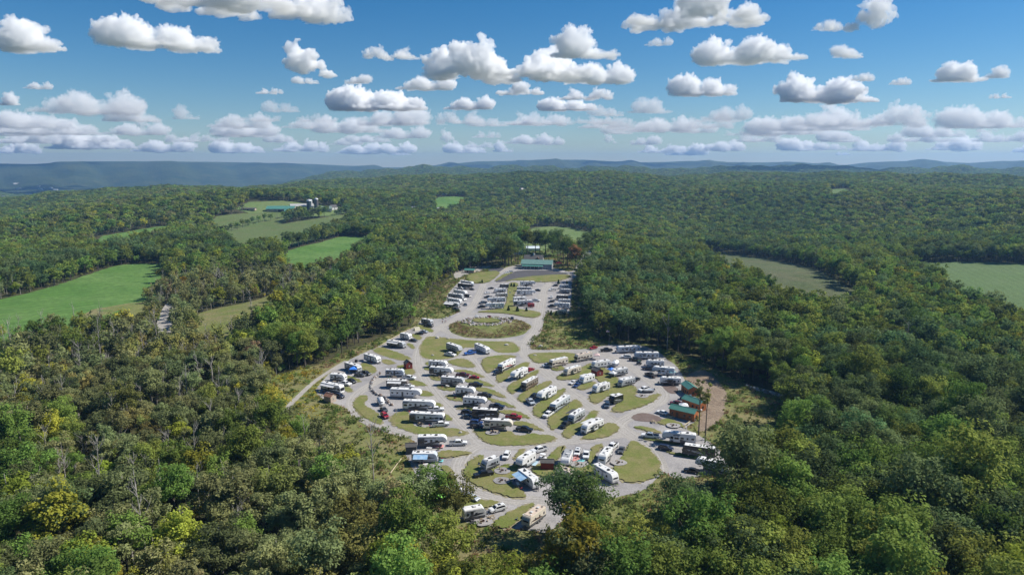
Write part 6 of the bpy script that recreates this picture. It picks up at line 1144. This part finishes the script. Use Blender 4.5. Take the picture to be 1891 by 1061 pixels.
PPL=[(mat('shirt_red',(.38,.10,.09),.8),JEANS,'person in a faded red shirt walking at the roadside'),(mat('shirt_white',(.62,.60,.58),.8),SHORTS,'person in a white shirt walking between two others at the roadside'),(mat('shirt_pink',(.55,.30,.30),.8),JEANS,'person in a pink shirt walking at the roadside')]
for i,(p,(sh_,tr_,l)) in enumerate(zip(PEOPLE,PPL)): person(p[0],p[1],-1.9+i*.3,sh_,tr_,HAIR,l)
for i,p in enumerate(BEACH): person(p[0],p[1],i*1.1,(PPL[i%3][0],MATS['shirt_white'])[i%2],SHORTS,HAIR,'person in a light shirt standing on the paved court by the bath house','people on the paved court')
# ------------------------------------------------------------------ farm and far houses
def farm_building(x,y,rz,L,Wd,h,rise,wm,rm,label,cat='barn',name='farm_barn'):
    e=empty(name,(x,y,float(height(x,y))),rz,label,cat); gable(e,L,Wd,h,rise,wm,rm,.6,.25); opening(e,'door',0,-Wd/2,0,L*.12,h*.75,'x',BLACKP)
    for k in range(4): opening(e,'window',-L*.4+k*L*.22,-Wd/2,h*.4,L*.06,h*.25,'x')
    return e
flat_farm=[(min(p[0] for p in FARM)-35,min(p[1] for p in FARM)-25),(max(p[0] for p in FARM)+25,min(p[1] for p in FARM)-25),(max(p[0] for p in FARM)+25,max(p[1] for p in FARM)+30),(min(p[0] for p in FARM)-35,max(p[1] for p in FARM)+30)]
draped('field',flat_farm,MATS['grass'],lift=.3,cell=12,seed=5)
farm_building(FARM[0][0],FARM[0][1],.05,48,20,4.5,4.5,TANP,GREENROOF,'long low farm barn with green metal roof at the hay field')
FARMW=mat('farm_wall',(.42,.41,.39),.8)
farm_building(FARM[1][0],FARM[1][1]+18,.45,40,12,5,4,FARMW,mat('pale_roof',(.40,.39,.38),.6),'long pale roofed farm barn running back towards the silos')
farm_building(FARM[5][0],FARM[5][1],.15,16,10,4,3,TANP,GREENROOF,'small farm barn with green roof in front of the long barns')
farm_building(FARM[6][0]+38,FARM[6][1]-8,.3,30,12,5,4,FARMW,mat('grey_green_roof',(.16,.22,.19),.6),'farm barn with grey green roof beside the silos')
farm_building(FARM[7][0],FARM[7][1],1.0,14,10,5,3.5,WHITEP,DARKROOF,'white farm house beside the silos','house','farm_house')
farm_building(FARM[8][0]-10,FARM[8][1],.0,24,8,3.2,1.2,TANP,DARKROOF,'low dark roofed cattle shed at the edge of the hay field','shed','cattle_shed')
def silo(x,y,r_,h,m_,label):
    e=empty('farm_silo',(x,y,float(height(x,y))),0,label,'silo'); n=20; V=[(r_*math.cos(2*math.pi*j/n),r_*math.sin(2*math.pi*j/n),z_) for z_ in (-1,h) for j in range(n)]
    put('tower',MB().add(V,[(j,(j+1)%n,(j+1)%n+n,j+n) for j in range(n)]).mesh('tower',smooth=True,m=m_),e)
    V=[(r_*1.03*math.cos(q*math.pi/8)*math.cos(2*math.pi*j/n),r_*1.03*math.cos(q*math.pi/8)*math.sin(2*math.pi*j/n),h+r_*.8*math.sin(q*math.pi/8)) for q in range(5) for j in range(n)]
    put('dome_cap',MB().add(V,[(q*n+j,q*n+(j+1)%n,(q+1)*n+(j+1)%n,(q+1)*n+j) for q in range(4) for j in range(n)]).mesh('dome',smooth=True,m=mat('dome_steel',(.45,.46,.47),.5,metal=.2)),e)
    for k in range(5): put('hoop',MB().add(*ring_cyl(r_*1.015,.25,20)).mesh('hoop',m=STEEL),e,loc=(0,0,h*(k+.5)/5)).rotation_euler=(R(90),0,0)
silo(FARM[3][0]+3,FARM[3][1]-12,3.6,21,mat('silo_dark',(.10,.085,.08),.7),'tall dark farm silo with white domed cap'); silo(FARM[3][0]-12,FARM[3][1]-6,4.2,16,mat('silo_navy',(.03,.05,.06),.5),'stout black farm silo between two others'); silo(FARM[2][0]-4,FARM[2][1]+12,2.8,15,mat('silo_white',(.5,.5,.48),.6),'short white farm silo beside the long barns')
for i,(x,y) in enumerate(FARHOUSE):
    e=empty('far_house',(x,y,float(height(x,y))+1.5),i*.8,'small pale house in a gap of the far woods','house','houses in the far woods'); gable(e,14,9,5.5,3.2,WHITEP,(DARKROOF,MATS['pale_roof'],GREYP)[i%3],.4,.2); opening(e,'door',-2,-4.5,0,1.2,2.2,'x',BLACKP)
    for xx in (-5,2,5): opening(e,'window',xx,-4.5,3,1.3,1.3,'x')
for i,(x,y) in enumerate(TOWN):
    L=(40,26,34,48,30,60,36,28,44,30,26,38)[i]; e=empty('town_building',(x,y,float(height(x,y))),i*.5,'pale town building on the valley floor below the blue ridge','building','town buildings in the valley'); gable(e,L,16,(9,7,14,16,8,8,7,9,7,8,7,9)[i],3,WHITEP,(MATS['pale_roof'],GREYP)[i%2],.4,.3)
    for k in range(5): opening(e,'window',-L*.4+k*L*.2,-8,3,2,2,'x')
print('camp',time.time()-T0,len(bpy.data.objects))

# ------------------------------------------------------------------ haze
hm=bpy.data.materials.new('haze'); hm.use_nodes=True; ht=hm.node_tree; ht.nodes.clear(); ho=ht.nodes.new('ShaderNodeOutputMaterial'); hv=ht.nodes.new('ShaderNodeVolumePrincipled')
hv.inputs['Color'].default_value=(.30,.57,1,1); hv.inputs['Density'].default_value=.000075; hv.inputs['Anisotropy'].default_value=.2; ht.links.new(hv.outputs[0],ho.inputs['Volume'])
hb=MB().box(-13300,13300,-13300,13300,-150,300).mesh('haze',m=hm); tag(put('haze',hb),'thin pale blue summer haze filling the air over the woods',kind='stuff')
print('done',time.time()-T0,len(bpy.data.objects))
